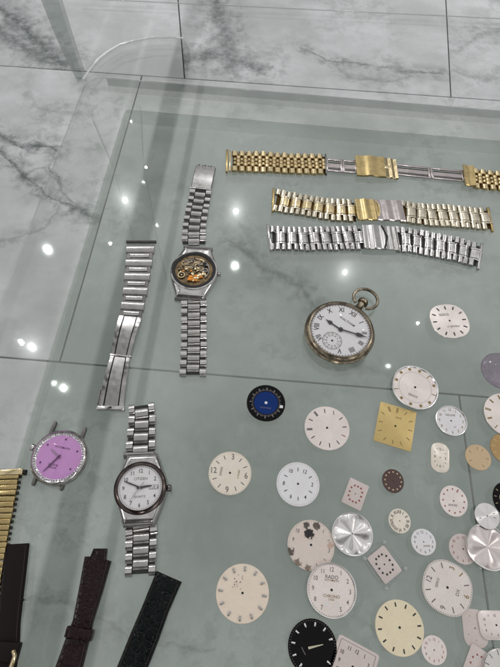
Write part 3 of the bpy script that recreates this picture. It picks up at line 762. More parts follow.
# ---------------------------------------------------------------- watch: opened caseback
def oyster(p, w_, h=.0026, c=.46, mats=3):
    bm = bmesh.new()
    barrel(bm, 0, 0, 0, p*.95, w_*c, h, 0, 8, .3)
    for s in (-1, 1): barrel(bm, p*.45, s*w_*(.25+c/4), 0, p*.90, w_*(.5-c/2)*.93, h*.95, 1, 8, .25)
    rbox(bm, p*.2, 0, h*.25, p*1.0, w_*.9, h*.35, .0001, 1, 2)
    return bm
c = P(194, 271, TZ+.005)
wt = thing('wrist_watch', 'steel watch lying face down with its caseback off and golden movement showing', 'watch', (c.x, c.y, TZ), 0)
def band(root, base, px, w_a, w_b, pit_px, c, m3, names='link', endlen=0, z=.0006):
    pa = Path(px); off = pa.o-base
    n = round(pa.L/pit_px); pt = pa.L/n
    for i in range(n):
        k = i/max(1, n-1); bm = oyster(pt, w_a+(w_b-w_a)*k, c=c); o = mesh(names, bm, m3, root)
        p, a = pa.at(pt*(i+.45)); o.location = (p.x+off.x, p.y+off.y, z); o.rotation_euler = (0, random.uniform(-.16, .16), a+random.uniform(-.012, .012))
    return pa, off
base = Vector((c.x, c.y, TZ))
pit1 = wid(195, 320, 0, 8.6)
pb, of = band(wt, base, [(194, 246), (194.5, 228), (197.5, 210), (201, 193)], wid(194, 244, 25, 1), wid(200, 195, 22, 2), pit1, .46, [BRUSH, STEEL, HOLE])
pb2, of2 = band(wt, base, [(194, 297), (194, 315), (194, 345), (193, 374)], wid(195, 300, 26, 1), wid(193, 372, 27, 1), pit1, .46, [BRUSH, STEEL, HOLE])
# clasp tip above
p0, p1 = P(201, 191)-base, P(206, 169)-base; L = (p1-p0).length; ang = math.atan2((p1-p0).y, (p1-p0).x); ww = wid(203, 182, 20, 3)
bm = bmesh.new(); curved_plate(bm, L, ww, lambda s: .0028+.0008*math.sin(PI*s)); o = mesh('clasp_cover', bm, BRUSH, wt); o.location = (p0.x, p0.y, 0); o.rotation_euler.z = ang
bm = bmesh.new(); rbox(bm, 0, 0, .0016, .0016, ww*1.08, .003, .0005, 2); o2 = mesh('hinge', bm, STEEL, wt); o2.location = (p0.x, p0.y, .0002); o2.rotation_euler.z = ang
bm = bmesh.new()
for s in (-1, 0, 1): tube(bm, [Vector((L, s*ww*.3-.0008, .002)), Vector((L+.0015, s*ww*.3-.0004, .003)), Vector((L+.0016, s*ww*.3+.0006, .003)), Vector((L, s*ww*.3+.001, .002))], .0004, 8)
tube(bm, [Vector((L+.0012, -ww*.45, .0025)), Vector((L+.0012, ww*.45, .0025))], .0004, 8)
o = mesh('spring_catch', bm, STEEL, wt); o.location = (p0.x, p0.y, 0); o.rotation_euler.z = ang
def case_outline(R, lug_y, lug_w, n=72, pw=2.0, shoulder=.5):
    pts = []
    for i in range(n):
        a = 2*PI*i/n; x = R*math.cos(a); y = R*math.sin(a)
        pts.append((x, y))
    out = []
    for x, y in pts:
        ay = abs(y)
        if abs(x) < lug_w and ay > R*.5: out.append((x, math.copysign(lug_y, y)))
        elif ay > R*shoulder:
            k = (ay-R*shoulder)/(math.sqrt(R*R-lug_w*lug_w)-R*shoulder); k = min(1, max(0, k))
            xs = math.sqrt(max(R*R-(R*shoulder)**2, 0)); out.append((math.copysign(xs+(lug_w-xs)*k, x), math.copysign(R*shoulder+(lug_y-R*shoulder)*k, y)))
        else: out.append((x, y))
    return out
Rw = wid(194, 271, 48, 0)/2; hy = wid(194, 271, 0, 50)/2
bm = bmesh.new(); oc = [(1.0, .0), (.99, .40), (.68, .98), (.60, 1.0), (-.60, 1.0), (-.68, .98), (-.99, .40), (-1.0, 0), (-.99, -.40), (-.68, -.98), (-.60, -1.0), (.60, -1.0), (.68, -.98), (.99, -.40)]
loft(bm, case_outline(Rw*.99, hy*1.0, Rw*.56, n=96, shoulder=.42), [(.93, .0008), (1, .0016), (1, .0032), (.985, .0040), (.93, .0050), (.86, .0055), (.80, .0056)]); mesh('case', bm, STEEL, wt)
bm = bmesh.new(); Ri = Rw*.90
lathe(bm, [(Ri*1.08, .0051), (Ri*1.06, .0062), (Ri*1.0, .0066), (Ri*.965, .0060), (Ri*.96, .0054), (Ri*.86, .0053)], 80); mesh('case_ring', bm, STEEL, wt)
bm = bmesh.new(); lathe(bm, [(Ri*1.0, .0064), (Ri*.99, .0068), (Ri*.92, .0068), (Ri*.86, .0064), (Ri*.85, .0061)], 80); mesh('gasket', bm, HOLE, wt)
mv = mesh('movement', (lambda b: (lathe(b, [(Ri*.90, .0056), (Ri*.89, .0060), (0, .0060)], 64), b)[1])(bmesh.new()), metal('nickel_plate', (.17, .12, .07), .3, dirt=.6), wt)
bm = bmesh.new(); r_ = Ri*.84; zz = .0060
def blob(x, y, w_, h_, t_, rot, mi): rbox(bm, x*r_, y*r_, zz+t_/2, w_*r_, h_*r_, t_, .00012, 2, mi, math.radians(rot))
blob(-.1, .45, .8, .28, .0006, 8, 0); blob(.35, .1, .3, .35, .0007, -20, 0); blob(-.35, .1, .35, .3, .0005, 12, 0); blob(.55, .42, .28, .26, .0009, 0, 3); blob(-.6, .35, .2, .3, .0006, 30, 0)
blob(.05, .75, .5, .1, .0007, 0, 0); blob(.1, .15, .12, .4, .0008, 40, 0)
blob(.15, -.45, .75, .26, .0009, 14, 1); blob(.0, -.66, .5, .18, .0010, -4, 1); blob(.45, -.30, .45, .14, .0012, 24, 2); blob(.2, -.55, .3, .1, .0013, 10, 2)
for k in range(110):
    a = random.uniform(0, 2*PI); q = math.sqrt(random.random())*.85; blob(q*math.cos(a), q*math.sin(a)*.9, random.uniform(.05, .14), random.uniform(.05, .12), random.uniform(.0006, .0014), random.uniform(0, 90), random.choice((0, 1, 2, 2, 3, 2) if q*math.sin(a) < -.1 else (0, 0, 3, 2, 4, 4)))
mesh('bridges', bm, [metal('dark_bronze', (.30, .23, .15), .3), RUBY, GOLD, HOLE, DSTEEL], mv)
bm = bmesh.new()
for (x, y, rr, mi) in ((-.62, -.42, .20, 0), (.62, .0, .13, 1), (-.15, .1, .08, 0), (.25, .35, .07, 1), (-.45, .55, .07, 1), (.0, -.2, .07, 0)):
    lathe(bm, [(rr*r_, zz+.0004), (rr*r_, zz+.0012), (rr*r_*.72, zz+.0012), (rr*r_*.68, zz+.0005)], 28, mi, cx=x*r_, cy=y*r_)
    lathe(bm, [(rr*r_*.2, zz+.0004), (rr*r_*.2, zz+.0013), (0, zz+.0014)], 16, mi, cx=x*r_, cy=y*r_)
mesh('gear', bm, [GOLD, STEEL], mv)
bm = bmesh.new(); pts = [Vector((r_*.82*math.cos(a), r_*.82*math.sin(a), zz+.0009)) for a in [math.radians(-35+8*i) for i in range(13)]]; tube(bm, pts, .0004, 8); mesh('spring', bm, STEEL, mv)
for sy_ in (-1, 1):
    bm = bmesh.new(); barrel(bm, 0, 0, 0, .0028, Rw*1.25, .0030, 0); o = mesh('end_link', bm, BRUSH, wt, loc=(0, sy_*hy*1.02, .0006), rot=0); o.rotation_euler.z = PI/2
bm = bmesh.new(); lathe(bm, [(0, 0), (.0016, 0), (.0018, .0004), (.0018, .0018), (.0013, .0022), (0, .0022)], 24)
bmesh.ops.rotate(bm, verts=bm.verts[:], matrix=Matrix.Rotation(PI/2, 3, 'Y')); mesh('crown', bm, STEEL, wt, loc=(Rw*.99, 0, .0030))
# ---------------------------------------------------------------- white dial watch
c = P(140, 487.5, TZ+.008); base = Vector((c.x, c.y, TZ))
hd = heading(140, 487, 3)
wt = thing('wrist_watch', 'steel bracelet watch with white numeral dial and brown bezel below the folding clasp', 'watch', base, 0)
pit2 = wid(142, 425, 0, 12.5)
band(wt, base, [(141, 457), (141.5, 440), (142.5, 424), (142, 408)], wid(141, 455, 30, 1), wid(142, 410, 26, 0), pit2, .50, [BRUSH, STEEL, HOLE], z=.0010)
band(wt, base, [(141.5, 521), (142, 535), (141.5, 555), (141, 572)], wid(141, 523, 32, 1), wid(141, 570, 31, 0), wid(142, 545, 0, 13.5), .50, [BRUSH, STEEL, HOLE], z=.0010)
Rb = wid(140, 488, 53, 0)/2*.975
head = bpy.data.objects.new('case', None)
bm = bmesh.new(); hy = wid(141, 488, 0, 72)/2
pts = case_outline(Rb*1.03, hy, Rb*.60, shoulder=.35)
loft(bm, pts, [(.94, .0008), (1, .0016), (1, .0034), (.985, .0044), (.94, .0058), (.87, .0070), (.80, .0074), (.76, .0074)]); cs = mesh('case', bm, STEEL, wt, rot=hd-PI/2)
bm = bmesh.new()
lathe(bm, [(Rb*1.0, .0064), (Rb*.99, .0078), (Rb*.93, .0088), (Rb*.86, .0092), (Rb*.835, .0088), (Rb*.83, .0072)], 96); mesh('bezel', bm, BEZEL, wt)
def hand(bm, deg, l, w0_, w1_, back, z, mi=0):
    a = PI/2-math.radians(deg); ca, sa = math.cos(a), math.sin(a)
    pts = [(-back, -w0_/2), (l*.6, -w0_/2), (l, -w1_/2), (l, w1_/2), (l*.6, w0_/2), (-back, w0_/2)]
    prism(bm, [(x*ca-y*sa, x*sa+y*ca) for x, y in pts], z, z+.00025, mi)
Rd = Rb*.835
bm = bmesh.new(); lathe(bm, [(Rd, .0070), (Rd, .0075), (0, .0075)], 80); dl = mesh('dial', bm, WHITE, wt, rot=hd-PI/2)
bm = bmesh.new(); markers(bm, Rd, dict(m=['n', 'n', 'n', '', 'n', 'n', 'n', 'n', 'n', 'n', 'n', 'n'], r=.76, s=.175, track=60, tr=.93, tl=.045, txt=[('QUARTZ', .0, -.40, .13, 1), ('CITIZEN', .0, .40, .17, 1)]), .00756)
text(bm, '9', 0, -50, .001, 0, .0075); mesh('numerals', bm, [INK, INKS], dl, smooth=None)
bm = bmesh.new(); rbox(bm, Rd*.62, 0, .00766, Rd*.42, Rd*.19, .0002, .00005, 1, 1); rbox(bm, Rd*.62, 0, .00772, Rd*.38, Rd*.15, .0002, 0, 1, 0); mesh('date_window', bm, [WHITE, INKS], dl)
bm = bmesh.new(); text(bm, 'TUE 6', Rd*.62, 0, Rd*.15, 0, .00784); mesh('date', bm, [INK], dl, smooth=None)
bm = bmesh.new(); hand(bm, -67, Rd*.80, Rd*.06, Rd*.025, Rd*.12, .0081); mesh('minute_hand', bm, INK, dl)
bm = bmesh.new(); hand(bm, 82, Rd*.52, Rd*.085, Rd*.03, Rd*.15, .00795); mesh('hour_hand', bm, INK, dl)
bm = bmesh.new(); hand(bm, 217, Rd*.75, Rd*.018, Rd*.012, Rd*.28, .0084); disc_flat(bm, Rd*.05, .0088); mesh('second_hand', bm, INKS, dl)
bm = bmesh.new(); lathe(bm, [(Rb*.81, .0089), (Rb*.5, .00925), (0, .0094)], 64); mesh('crystal', bm, CRYS, wt)
for y0, yy in ((1, P(140, 456)), (-1, P(141, 521))):
    bm = bmesh.new(); barrel(bm, 0, 0, 0, .0042, Rb*1.22, .0046, 0); o = mesh('end_link', bm, BRUSH, wt, loc=(yy.x-base.x, yy.y-base.y, .0008)); o.rotation_euler.z = hd
bm = bmesh.new(); lathe(bm, [(0, 0), (.0018, 0), (.0021, .0004), (.0021, .0020), (.0015, .0024), (0, .0024)], 24)
bmesh.ops.rotate(bm, verts=bm.verts[:], matrix=Matrix.Rotation(PI/2, 3, 'Y')); cr = mesh('crown', bm, DSTEEL, cs, loc=(Rb*1.01, -.0003, .0038))
# ---------------------------------------------------------------- purple watch
c = P(59, 457, TZ+.006); base = Vector((c.x, c.y, TZ)); hd = heading(59, 457, 22)
wt = thing('wrist_watch', 'round purple dial watch without strap, near the left edge', 'watch', base, hd-PI/2)
Rp = wid(59, 457, 58, 0)/2*.97
bm = bmesh.new(); lathe(bm, [(0, .001), (Rp*.85, .001), (Rp*.99, .003), (Rp, .0055), (Rp*.96, .0072), (Rp*.91, .0078), (Rp*.895, .0072), (Rp*.86, .0070)], 96); cs = mesh('case', bm, STEEL, wt)
bm = bmesh.new(); lathe(bm, [(Rp*.895, .0070), (Rp*.80, .0064), (Rp*.78, .0062)], 96); mesh('chapter_ring', bm, STONE, wt)
bm = bmesh.new()
for j in range(60):
    a = 2*PI*j/60; quad(bm, Rp*.84*math.cos(a), Rp*.84*math.sin(a), Rp*.075, Rp*.022, a, .00715, 0)
mesh('minute_track', bm, [INKS], wt, smooth=None)
Rd = Rp*.80
bm = bmesh.new(); lathe(bm, [(Rd, .0062), (Rd*.5, .0063), (0, .0063)], 80); dl = mesh('dial', bm, PURPLE, wt)
bm = bmesh.new(); markers(bm, Rd, dict(m=['q', '', 'q', '', 'q', '', '', '', 'q', '', 'q', ''], r=.80, s=.13, txt=[('AUTOMATIC', 0, .42, .12, 0), ('SHOCK', -.1, -.38, .13, 0), ('PROOF', -.1, -.50, .11, 0)]), .0064); mesh('hour_markers', bm, [INKP, INKP], dl, smooth=None)
bm = bmesh.new(); hand(bm, 208, Rd*.86, Rd*.055, Rd*.02, Rd*.1, .0068); mesh('minute_hand', bm, INKP, dl)
bm = bmesh.new(); hand(bm, -62, Rd*.52, Rd*.07, Rd*.03, Rd*.1, .0066); mesh('hour_hand', bm, paint('dusty_mauve', (.36, .22, .34)), dl)
bm = bmesh.new(); disc_flat(bm, Rd*.05, .0071); mesh('hand_pin', bm, INKP, dl, smooth=None)
bm = bmesh.new(); lathe(bm, [(Rp*.89, .0076), (Rp*.75, .0086), (Rp*.5, .0094), (Rp*.25, .0098), (0, .0099)], 64); mesh('crystal', bm, CRYS, wt)
for px, py in ((56-2, 425), (84, 431), (34, 481), (62, 486)):
    q = P(px, py, TZ+.003)-base; q = Matrix.Rotation(-(hd-PI/2), 3, 'Z') @ q; dr = 1 if q.y > 0 else -1
    bm = bmesh.new(); pts = [(-.0011, -.0065*dr), (.0011, -.0065*dr), (.0010, .0015*dr), (.0005, .0026*dr), (-.0005, .0026*dr), (-.0010, .0015*dr)]
    prism(bm, pts if dr > 0 else pts[::-1], .0, .0030, bev=.0005, seg=3); mesh('lug', bm, DSTEEL, cs, loc=(q.x, q.y, .0008))
q = P(34, 448, TZ+.004)-base; q = Matrix.Rotation(-(hd-PI/2), 3, 'Z') @ q
bm = bmesh.new(); lathe(bm, [(0, 0), (.0019, 0), (.0022, .0004), (.0022, .0021), (.0016, .0026), (0, .0026)], 24)
bmesh.ops.rotate(bm, verts=bm.verts[:], matrix=Matrix.Rotation(math.atan2(q.y, q.x), 3, 'Z') @ Matrix.Rotation(PI/2, 3, 'Y')); mesh('crown', bm, STEEL, cs, loc=(q.x*.97, q.y*.97, .0042))
# ---------------------------------------------------------------- pocket watch
c = P(340.5, 330, TZ+.009); base = Vector((c.x, c.y, TZ)); hd = heading(340, 330, 38)
wt = thing('pocket_watch', 'tarnished open-face pocket watch with white Roman dial and ring bow', 'pocket watch', base, hd-PI/2)
Rk = wid(339, 327, 69, 0)/2*.985
bm = bmesh.new(); lathe(bm, [(0, .0005), (Rk*.80, .0008), (Rk*.95, .003), (Rk*1.0, .0052), (Rk*1.0, .0062), (Rk*.965, .0070), (Rk*.975, .0078), (Rk*.955, .0092), (Rk*.90, .0104), (Rk*.86, .0106), (Rk*.845, .0098), (Rk*.84, .0090)], 110); cs = mesh('case', bm, BRONZE, wt)
Rd = Rk*.845
bm = bmesh.new(); lathe(bm, [(Rd, .0088), (Rd, .0091), (0, .0092)], 90); dl = mesh('dial', bm, WHITE, wt)
bm = bmesh.new(); markers(bm, Rd, dict(m=['r', 'r', 'r', 'r', 'r', 'r', '', 'r', 'r', 'r', 'r', 'r'], r=.80, s=.185, track=60, tr=.955, tl=.05, txt=[('WALTHAM', 0, .42, .12, 1)]), .00928)
ring_flat(bm, Rd*.975, Rd*.985, .00928, 1)
mesh('numerals', bm, [INK, INKS], dl, smooth=None)
bm = bmesh.new(); sy0 = -Rd*.52
ring_flat(bm, Rd*.31, Rd*.325, .00928, 0, 0, sy0); ring_flat(bm, Rd*.265, Rd*.272, .00928, 0, 0, sy0)
for j in range(12):
    a = 2*PI*j/12; quad(bm, Rd*.285*math.cos(a), sy0+Rd*.285*math.sin(a), Rd*.05, Rd*.014, a, .00928, 0)
    text(bm, str((j+1)*5), Rd*.20*math.cos(PI/2-a-PI/6), sy0+Rd*.20*math.sin(PI/2-a-PI/6), Rd*.07, 0, .00928)
disc_flat(bm, Rd*.035, .0095, 1, 0, sy0); mesh('seconds_subdial', bm, [INKS, INK], dl, smooth=None)
def spade(bm, deg, l, z):
    a = math.radians(90)-math.radians(deg); ca, sa = math.cos(a), math.sin(a); w_ = Rd*.022
    pts = [(-Rd*.08, -w_), (l*.55, -w_*.9), (l*.62, -w_*3.2), (l*.72, -w_*3.0), (l*.84, -w_*.9), (l, 0), (l*.84, w_*.9), (l*.72, w_*3.0), (l*.62, w_*3.2), (l*.55, w_*.9), (-Rd*.08, w_)]
    prism(bm, [(x*ca-y*sa, x*sa+y*ca) for x, y in pts], z, z+.0003)
bm = bmesh.new(); spade(bm, -88, Rd*.62, .0096); mesh('hour_hand', bm, INK, dl)
bm = bmesh.new(); spade(bm, 71, Rd*.92, .0100); mesh('minute_hand', bm, INK, dl)
bm = bmesh.new(); lathe(bm, [(Rd*.075, .0094), (Rd*.075, .0104), (Rd*.04, .0107), (0, .0107)], 24); mesh('hand_pin', bm, INK, dl)
bm = bmesh.new(); lathe(bm, [(Rk*.85, .0102), (Rk*.5, .0110), (0, .0113)], 64); mesh('crystal', bm, CRYS, wt)
# pendant, winding crown, bow
bm = bmesh.new(); lathe(bm, [(0, 0), (.0034, 0), (.0030, .0012), (.0026, .0020), (.0027, .0062), (.0022, .0066), (0, .0066)], 28)
bmesh.ops.rotate(bm, verts=bm.verts[:], matrix=Matrix.Rotation(-PI/2, 3, 'X')); mesh('pendant', bm, BRONZE, wt, loc=(0, Rk*.985, .0055))
bm = bmesh.new(); n = 28
lathe(bm, [(0, 0), (.0030, 0), (.0040, .0006), (.0042, .0022), (.0034, .0038), (.0015, .0046), (0, .0047)], n)
for i, v in enumerate([v for v in bm.verts if (v.co.x**2+v.co.y**2) > .0028**2]):
    pass
bmesh.ops.rotate(bm, verts=bm.verts[:], matrix=Matrix.Rotation(-PI/2, 3, 'X')); mesh('winding_crown', bm, BRONZE, wt, loc=(0, Rk*.985+.0062, .0055))
bm = bmesh.new(); rb = .0094; cy = Rk+.0118
pts = [Vector((rb*math.sin(a), cy+rb*.92*-math.cos(a), .0055)) for a in [math.radians(28+304*i/40) for i in range(41)]]
tube(bm, pts, .0012, 12); mesh('bow', bm, BRONZE, wt)
# ---------------------------------------------------------------- gold expansion band (left edge)
pa = Path([(2, 474), (-3, 500), (-11, 540), (-17, 575), (-24, 610), (-32, 650)])
rt = thing('watch_strap', 'ribbed gold expansion band running off the left edge', 'watch strap', pa.o, 0)
wg = wid(0, 500, 40, 0); bmp = wid(5, 500, 0, 5.4)
bm = bmesh.new(); rbox(bm, 0, 0, .0018, bmp*.95, wg*.98, .0036, .0005, 3, 0)
for s in (-1, 1): rbox(bm, 0, s*(wg*.5), .0012, bmp*.55, .0018, .0018, .0003, 2, 1)
pr = mesh('link', bm, [GOLDD, HOLE], rt); run(pa, .001, pa.L, bmp, [pr], rt, wobble=.0001)
bm = bmesh.new(); rbox(bm, 0, 0, .0020, bmp*1.3, wg*1.16, .0040, .0007, 3, 0)
for s in (-1, 1): barrel(bm, 0, s*wg*.60, .0002, bmp*1.0, .0022, .0036, 1)
e = mesh('end_bar', bm, [GOLD, HOLE], rt); place(pa, 0, e, .0002)
# ---------------------------------------------------------------- leather straps
def strap(label, left, right, mat, th=.0032, extra=None, cat='watch strap'):
    Lp = [P(*q) for q in left]; Rp_ = [P(*q) for q in right]; o0 = Lp[0]
    rt = thing('leather_strap', label, cat, o0, 0, 'dark leather straps along the near left')
    bm = bmesh.new(); rows = []
    n = len(Lp); N = 14*(n-1)
    def samp(A, q):
        k = q*(n-1); i = min(int(k), n-2); return A[i].lerp(A[i+1], k-i)
    for j in range(N+1):
        q = j/N; l = samp(Lp, q)-o0; r = samp(Rp_, q)-o0; e = (r-l).normalized(); t_ = th*(.86+.14*math.sin(min(1, q*3)*PI/2)) if j else th*.7
        lift = .0006*math.sin(q*5)+.0006
        rr = []
        for u_, zq in ((0, .0), (0, .55), (.035, .85), (.12, .97), (.5, 1.12), (.88, .97), (.965, .85), (1, .55), (1, 0)):
            v_ = l.lerp(r, u_); rr.append(bm.verts.new((v_.x, v_.y, lift+t_*zq)))
        rows.append(rr)
    for a, b_ in zip(rows, rows[1:]):
        for k in range(len(a)-1): bm.faces.new((a[k], b_[k], b_[k+1], a[k+1]))
        bm.faces.new((a[-1], b_[-1], b_[0], a[0]))
    bm.faces.new(rows[0]); bm.faces.new(rows[-1]); mesh('strap_body', bm, mat, rt)
    bm = bmesh.new()
    for side in (.09, .91):
        for j in range(3, N*2-2):
            q = (j+.15)/(N*2); q2 = (j+.75)/(N*2); a = samp(Lp, q).lerp(samp(Rp_, q), side)-o0; b_ = samp(Lp, q2).lerp(samp(Rp_, q2), side)-o0
            zz_ = .0006+.0006*math.sin(q*5)+th*.96
            tube(bm, [Vector((a.x, a.y, zz_)), Vector((b_.x, b_.y, zz_))], .00018, 6)
    mesh('stitching', bm, STITCH, rt)
    return rt, o0
rt, o0 = strap('plain dark brown leather strap with gold buckle beside the gold band', [(6, 545), (4, 575), (1.5, 600), (-1, 625), (-3, 645), (-8, 690)], [(30, 543.5), (27.5, 570), (24, 600), (21, 625), (20, 645), (14, 690)], LBRN, th=.0026)
def keeper(rt, o0, l, r, mat, wd=.005, z=.0046, name='keeper_loop', over=1.08):
    a, b_ = P(*l)-o0, P(*r)-o0; c = (a+b_)/2; d = b_-a; bm = bmesh.new()
    rbox(bm, 0, 0, z/2, d.length*over, wd, z, .0008, 3); o = mesh(name, bm, mat, rt, loc=(c.x, c.y, .0001)); o.rotation_euler.z = math.atan2(d.y, d.x); return o
keeper(rt, o0, (2, 599), (25, 600), LBRN, .0012, .0037, 'fold_edge', 1.0)
keeper(rt, o0, (-1, 650), (20, 652), LBRN, .009, .0052)
bm = bmesh.new(); q0 = P(18, 655)-o0; tube(bm, [Vector((q0.x-.004, q0.y-.012, .005)), Vector((q0.x, q0.y-.006, .0062)), Vector((q0.x+.0006, q0.y, .0062)), Vector((q0.x-.001, q0.y+.0022, .0055))], .0012, 10); mesh('buckle', bm, GOLD, rt)
rt, o0 = strap('glossy burgundy crocodile strap with stepped tab end and keeper loop', [(94.5, 549), (91.5, 557), (91, 557.2), (86, 557), (80, 590), (74, 620), (66, 640), (53, 676)], [(108, 549), (107, 560), (107.5, 560), (112, 561.5), (104, 590), (94, 622), (90, 640), (81, 676)], LBURG, th=.0042)
rt2 = keeper(rt, o0, (70, 631), (93, 635), LBURG, .0055, .0066, over=1.12)
rt, o0 = strap('blackish green crocodile strap with square cut end below the white dial watch', [(157, 571), (143, 606), (130, 636), (114, 675)], [(182, 582), (169, 612), (159, 640), (144, 678)], LBLK, th=.0036)
# ---------------------------------------------------------------- loose dials
A12 = ['n']*12; B12 = ['b']*12
dial(266, 403, 38.5, 4, 'dark blue dial with black outer ring and small white date window', BLACKD, dict(m=['s', 's', 's', '', 's', 's', 's', 's', 's', 's', 's', 's'], r=.80, s=.12, track=60, tr=.70, tl=.09, tmi=1), (INKW, INKS), hole=0)
ob = bpy.data.objects['watch_dial']
Rq = wid(266, 403, 38.5, 0)/2
bm = bmesh.new(); lathe(bm, [(Rq*.62, .0004), (Rq*.61, .0005), (0, .0005)], 64); mesh('centre_disc', bm, BLUE, ob)
bm = bmesh.new(); disc_flat(bm, Rq*.075, .00056); quad(bm, Rq*.80, -Rq*.14, Rq*.17, Rq*.15, 0, .0005, 0); mesh('date_window', bm, [paint('bright_white', (.8, .82, .85))], ob, smooth=None)
bm = bmesh.new()
for j in range(24):
    a = 2*PI*j/24; text(bm, str((j % 12)*5+5), Rq*.73*math.cos(a), Rq*.73*math.sin(a), Rq*.12, a-PI/2, .00052)
text(bm, 'WATER RESIST', 0, -Rq*.28, Rq*.09, 0, .00056); mesh('lettering', bm, [INKS], ob, smooth=None)
dial(327, 428, 45, -8, 'pinkish white dial with slim batons between the blue dial and the square gold dial', PINKW, dict(m=['b', 'n', 'b', 'b', 'b', 'b', 'b', 'b', 'b', 'D', 'b', 'D'], r=.78, s=.19, mi={4: 1}), (INK, INKR))
dial(415, 387.5, 46, 196, 'pearly dial with clear rim and dark square numerals touching the square gold dial', PINKW, dict(m=['q', 'q', 'b', 'q', 'q', 'q', 'q', 'b', 'q', 'b', 'q', 'q'], r=.83, s=.19, track=60, tr=.70, tl=.04, txt=[('SWISS', 0, .42, .15, 1)]), (INKG, INKS), z=.0012, rim=RIMS, power=2.15, tilt=(.03, -.03))
rdial([(380.5, 403), (416.5, 411), (411, 451), (373, 441.5)], 0, 'square gold dial with thin baton markers', GOLDP, dict(m=['D', 'b', 'b', 'b', 'b', 'b', 'b', 'b', 'b', 'b', 'b', 'D'], r=.80, s=.22, pow=3.2, txt=[('DATE', .1, .50, .13, 0)]), (INKG, INKG), r=.03)
dial(449.5, 321, 38, -20, 'silver pink cushion shaped dial with bold black batons, right of the pocket watch', SILVP, dict(m=['B']*12, r=.78, s=.2, mi={2: 1}, txt=[('SEIKO', -.2, .38, .2, 1), ('17 JEWELS', .1, -.36, .15, 1)]), (INK, INKS), rim=None, power=2.5)
o, R = dial(501, 371, 39, 0, 'violet tinted domed watch crystal cut by the right edge', VIOL, None, dome=.0035, hole=0, cat='watch crystal', name='watch_crystal', group=None)
dial(451, 421, 31, -8, 'small white round dial with dotted numerals left of the long grout joint', WHITE, dict(m=A12, r=.74, s=.17, txt=[('DELUXE', 0, .38, .17, 1), ('17', .2, -.4, .17, 1)]), (INKG, INKS), rim=RIMS)
rdial([(431, 443), (449, 443.5), (449, 473), (431, 472)], 0, 'oblong rounded white dial with fine numerals, above the oval pink dial', CREAM, dict(m=['n', 's', 's', 'n', 's', 's', 'n', 's', 's', 'n', 's', 's'], r=.58, s=.28, pow=4), (INK, INKS), r=.42)
dial(478, 457.5, 25.5, 30, 'small tan gold dial with worn face on the grout joint', TAN, dict(m=['b', '', 'b', '', 'b', '', '', 'b', '', 'b', '', 'b'], r=.7, s=.22), (INKG, INKS), hole=0)
dial(507, 415, 45, 5, 'large pinkish dial with bold batons half outside the right edge', PINKW, dict(m=['b', 'b', 'b', 'b', 'b', 'b', 'b', 'b', 'B', 'D', 'B', 'B'], r=.82, s=.2), (INKG, INKS), z=.0008)
dial(506, 449, 31, 0, 'brown gold dial peeking out under a larger pinkish one', BROWNG, dict(m=B12, r=.8, s=.2), (GOLD, INKS))
dial(453.5, 501, 27.5, -6, 'oval pale pink dial with round dot markers, just left of the grout joint', PINKW, dict(m=['d', 'D', 'd', 'd', 'd', 'd', 'd', 'd', 'd', 'd', 'd', 'd'], r=.76, s=.2, txt=[('ANCRE', -.1, -.3, .2, 1)]), (INKR, INKS), sy=1.08)
dial(230, 473, 43, -80, 'cream dial with four large numerals, nearest to the white dial watch', CREAM, dict(m=['N', 'b', 'b', 'N', 'b', 'b', 'N', 'b', 'b', 'N', 'b', 'b'], r=.76, s=.2, up=math.radians(-80), track=60, tr=.95, tl=.03, txt=[('SWISS', 0, .42, .15, 0), ('17 RUBIS', 0, -.4, .11, 1)]), (INKS, INKG))
bpy.data.objects['watch_dial.010']
dial(298, 484, 43, 30, 'bright white dial with six numerals alternating with short strokes', paint('bright_white_enamel', (.82, .81, .83), .3), dict(m=['n', 'b', 'n', 'b', 'n', 'b', 'n', 'b', 'n', 'b', 'n', 'b'], r=.66, s=.17, track=60, tr=.93, tl=.03, up=math.radians(20)), (INK, INKS))
rdial([(350, 477), (369.5, 487), (359.5, 512), (342, 501)], 0, 'small pink rectangular dial lying loose above the round silver dial', PINKG, dict(m=['q']*12, r=.60, s=.28, pow=3), (INKR, INKS), r=.05)
dial(393, 481, 21.5, 0, 'small dark brown dial with faint gold marks', BROWND, dict(m=['q']*12, r=.75, s=.2), (GOLD, INKS), sy=1.08)
dial(399.5, 521, 22, -5, 'tiny cream dial with radial Roman numerals', CREAM, dict(m=['r']*12, r=.74, s=.30), (INK, INKS), sy=1.05)
dial(423.5, 542, 24.5, -10, 'tiny white dial with faint grey numerals, beside the rimmed silver dial stack', WHITE, dict(m=['n']*12, r=.73, s=.19, txt=[('SWISS', .2, -.3, .2, 1)]), (INKS, INKG))
dial(352, 534, 41, 0, 'blank sunburst silver disc with raised bright rim', SUNB, None, rim=RIMS, thick=.0010, glint_wave=.075, hole=.03)
dial(311, 545, 47, 12, 'corroded cream dial with black stains, partly covered', STAIN, dict(m=['n', 'n', 's', 'n', 's', 's', '', 's', 'n', 'n', 'n', ''], r=.78, s=.15, track=60, tr=.94, tl=.03), (INKS, INKG))
o, hw, hh = rdial([(383.5, 545.5), (402, 570), (385, 585.5), (367, 557.5)], 0, 'pink rectangular dial inside a clear plastic holder', PINKG, dict(m=['q']*12, r=.62, s=.27, pow=3.2), (INK, INKS), z=.0008, r=.05)
q = [P(*v) for v in ((384, 540), (407, 569), (386, 591), (362, 558))]; cc = sum(q, Vector())/4
hd_ = thing('dial_holder', 'clear plastic square holder under the pink rectangular dial', 'holder', (cc.x, cc.y, TZ+.00005))
bm = bmesh.new(); prism(bm, [((v-cc).x, (v-cc).y) for v in q][::-1], 0, .0007, bev=.0002, side_mi=1); mesh('plate', bm, [clear('clear_plastic', (.95, .95, .95), .05, .04), ACRB], hd_)
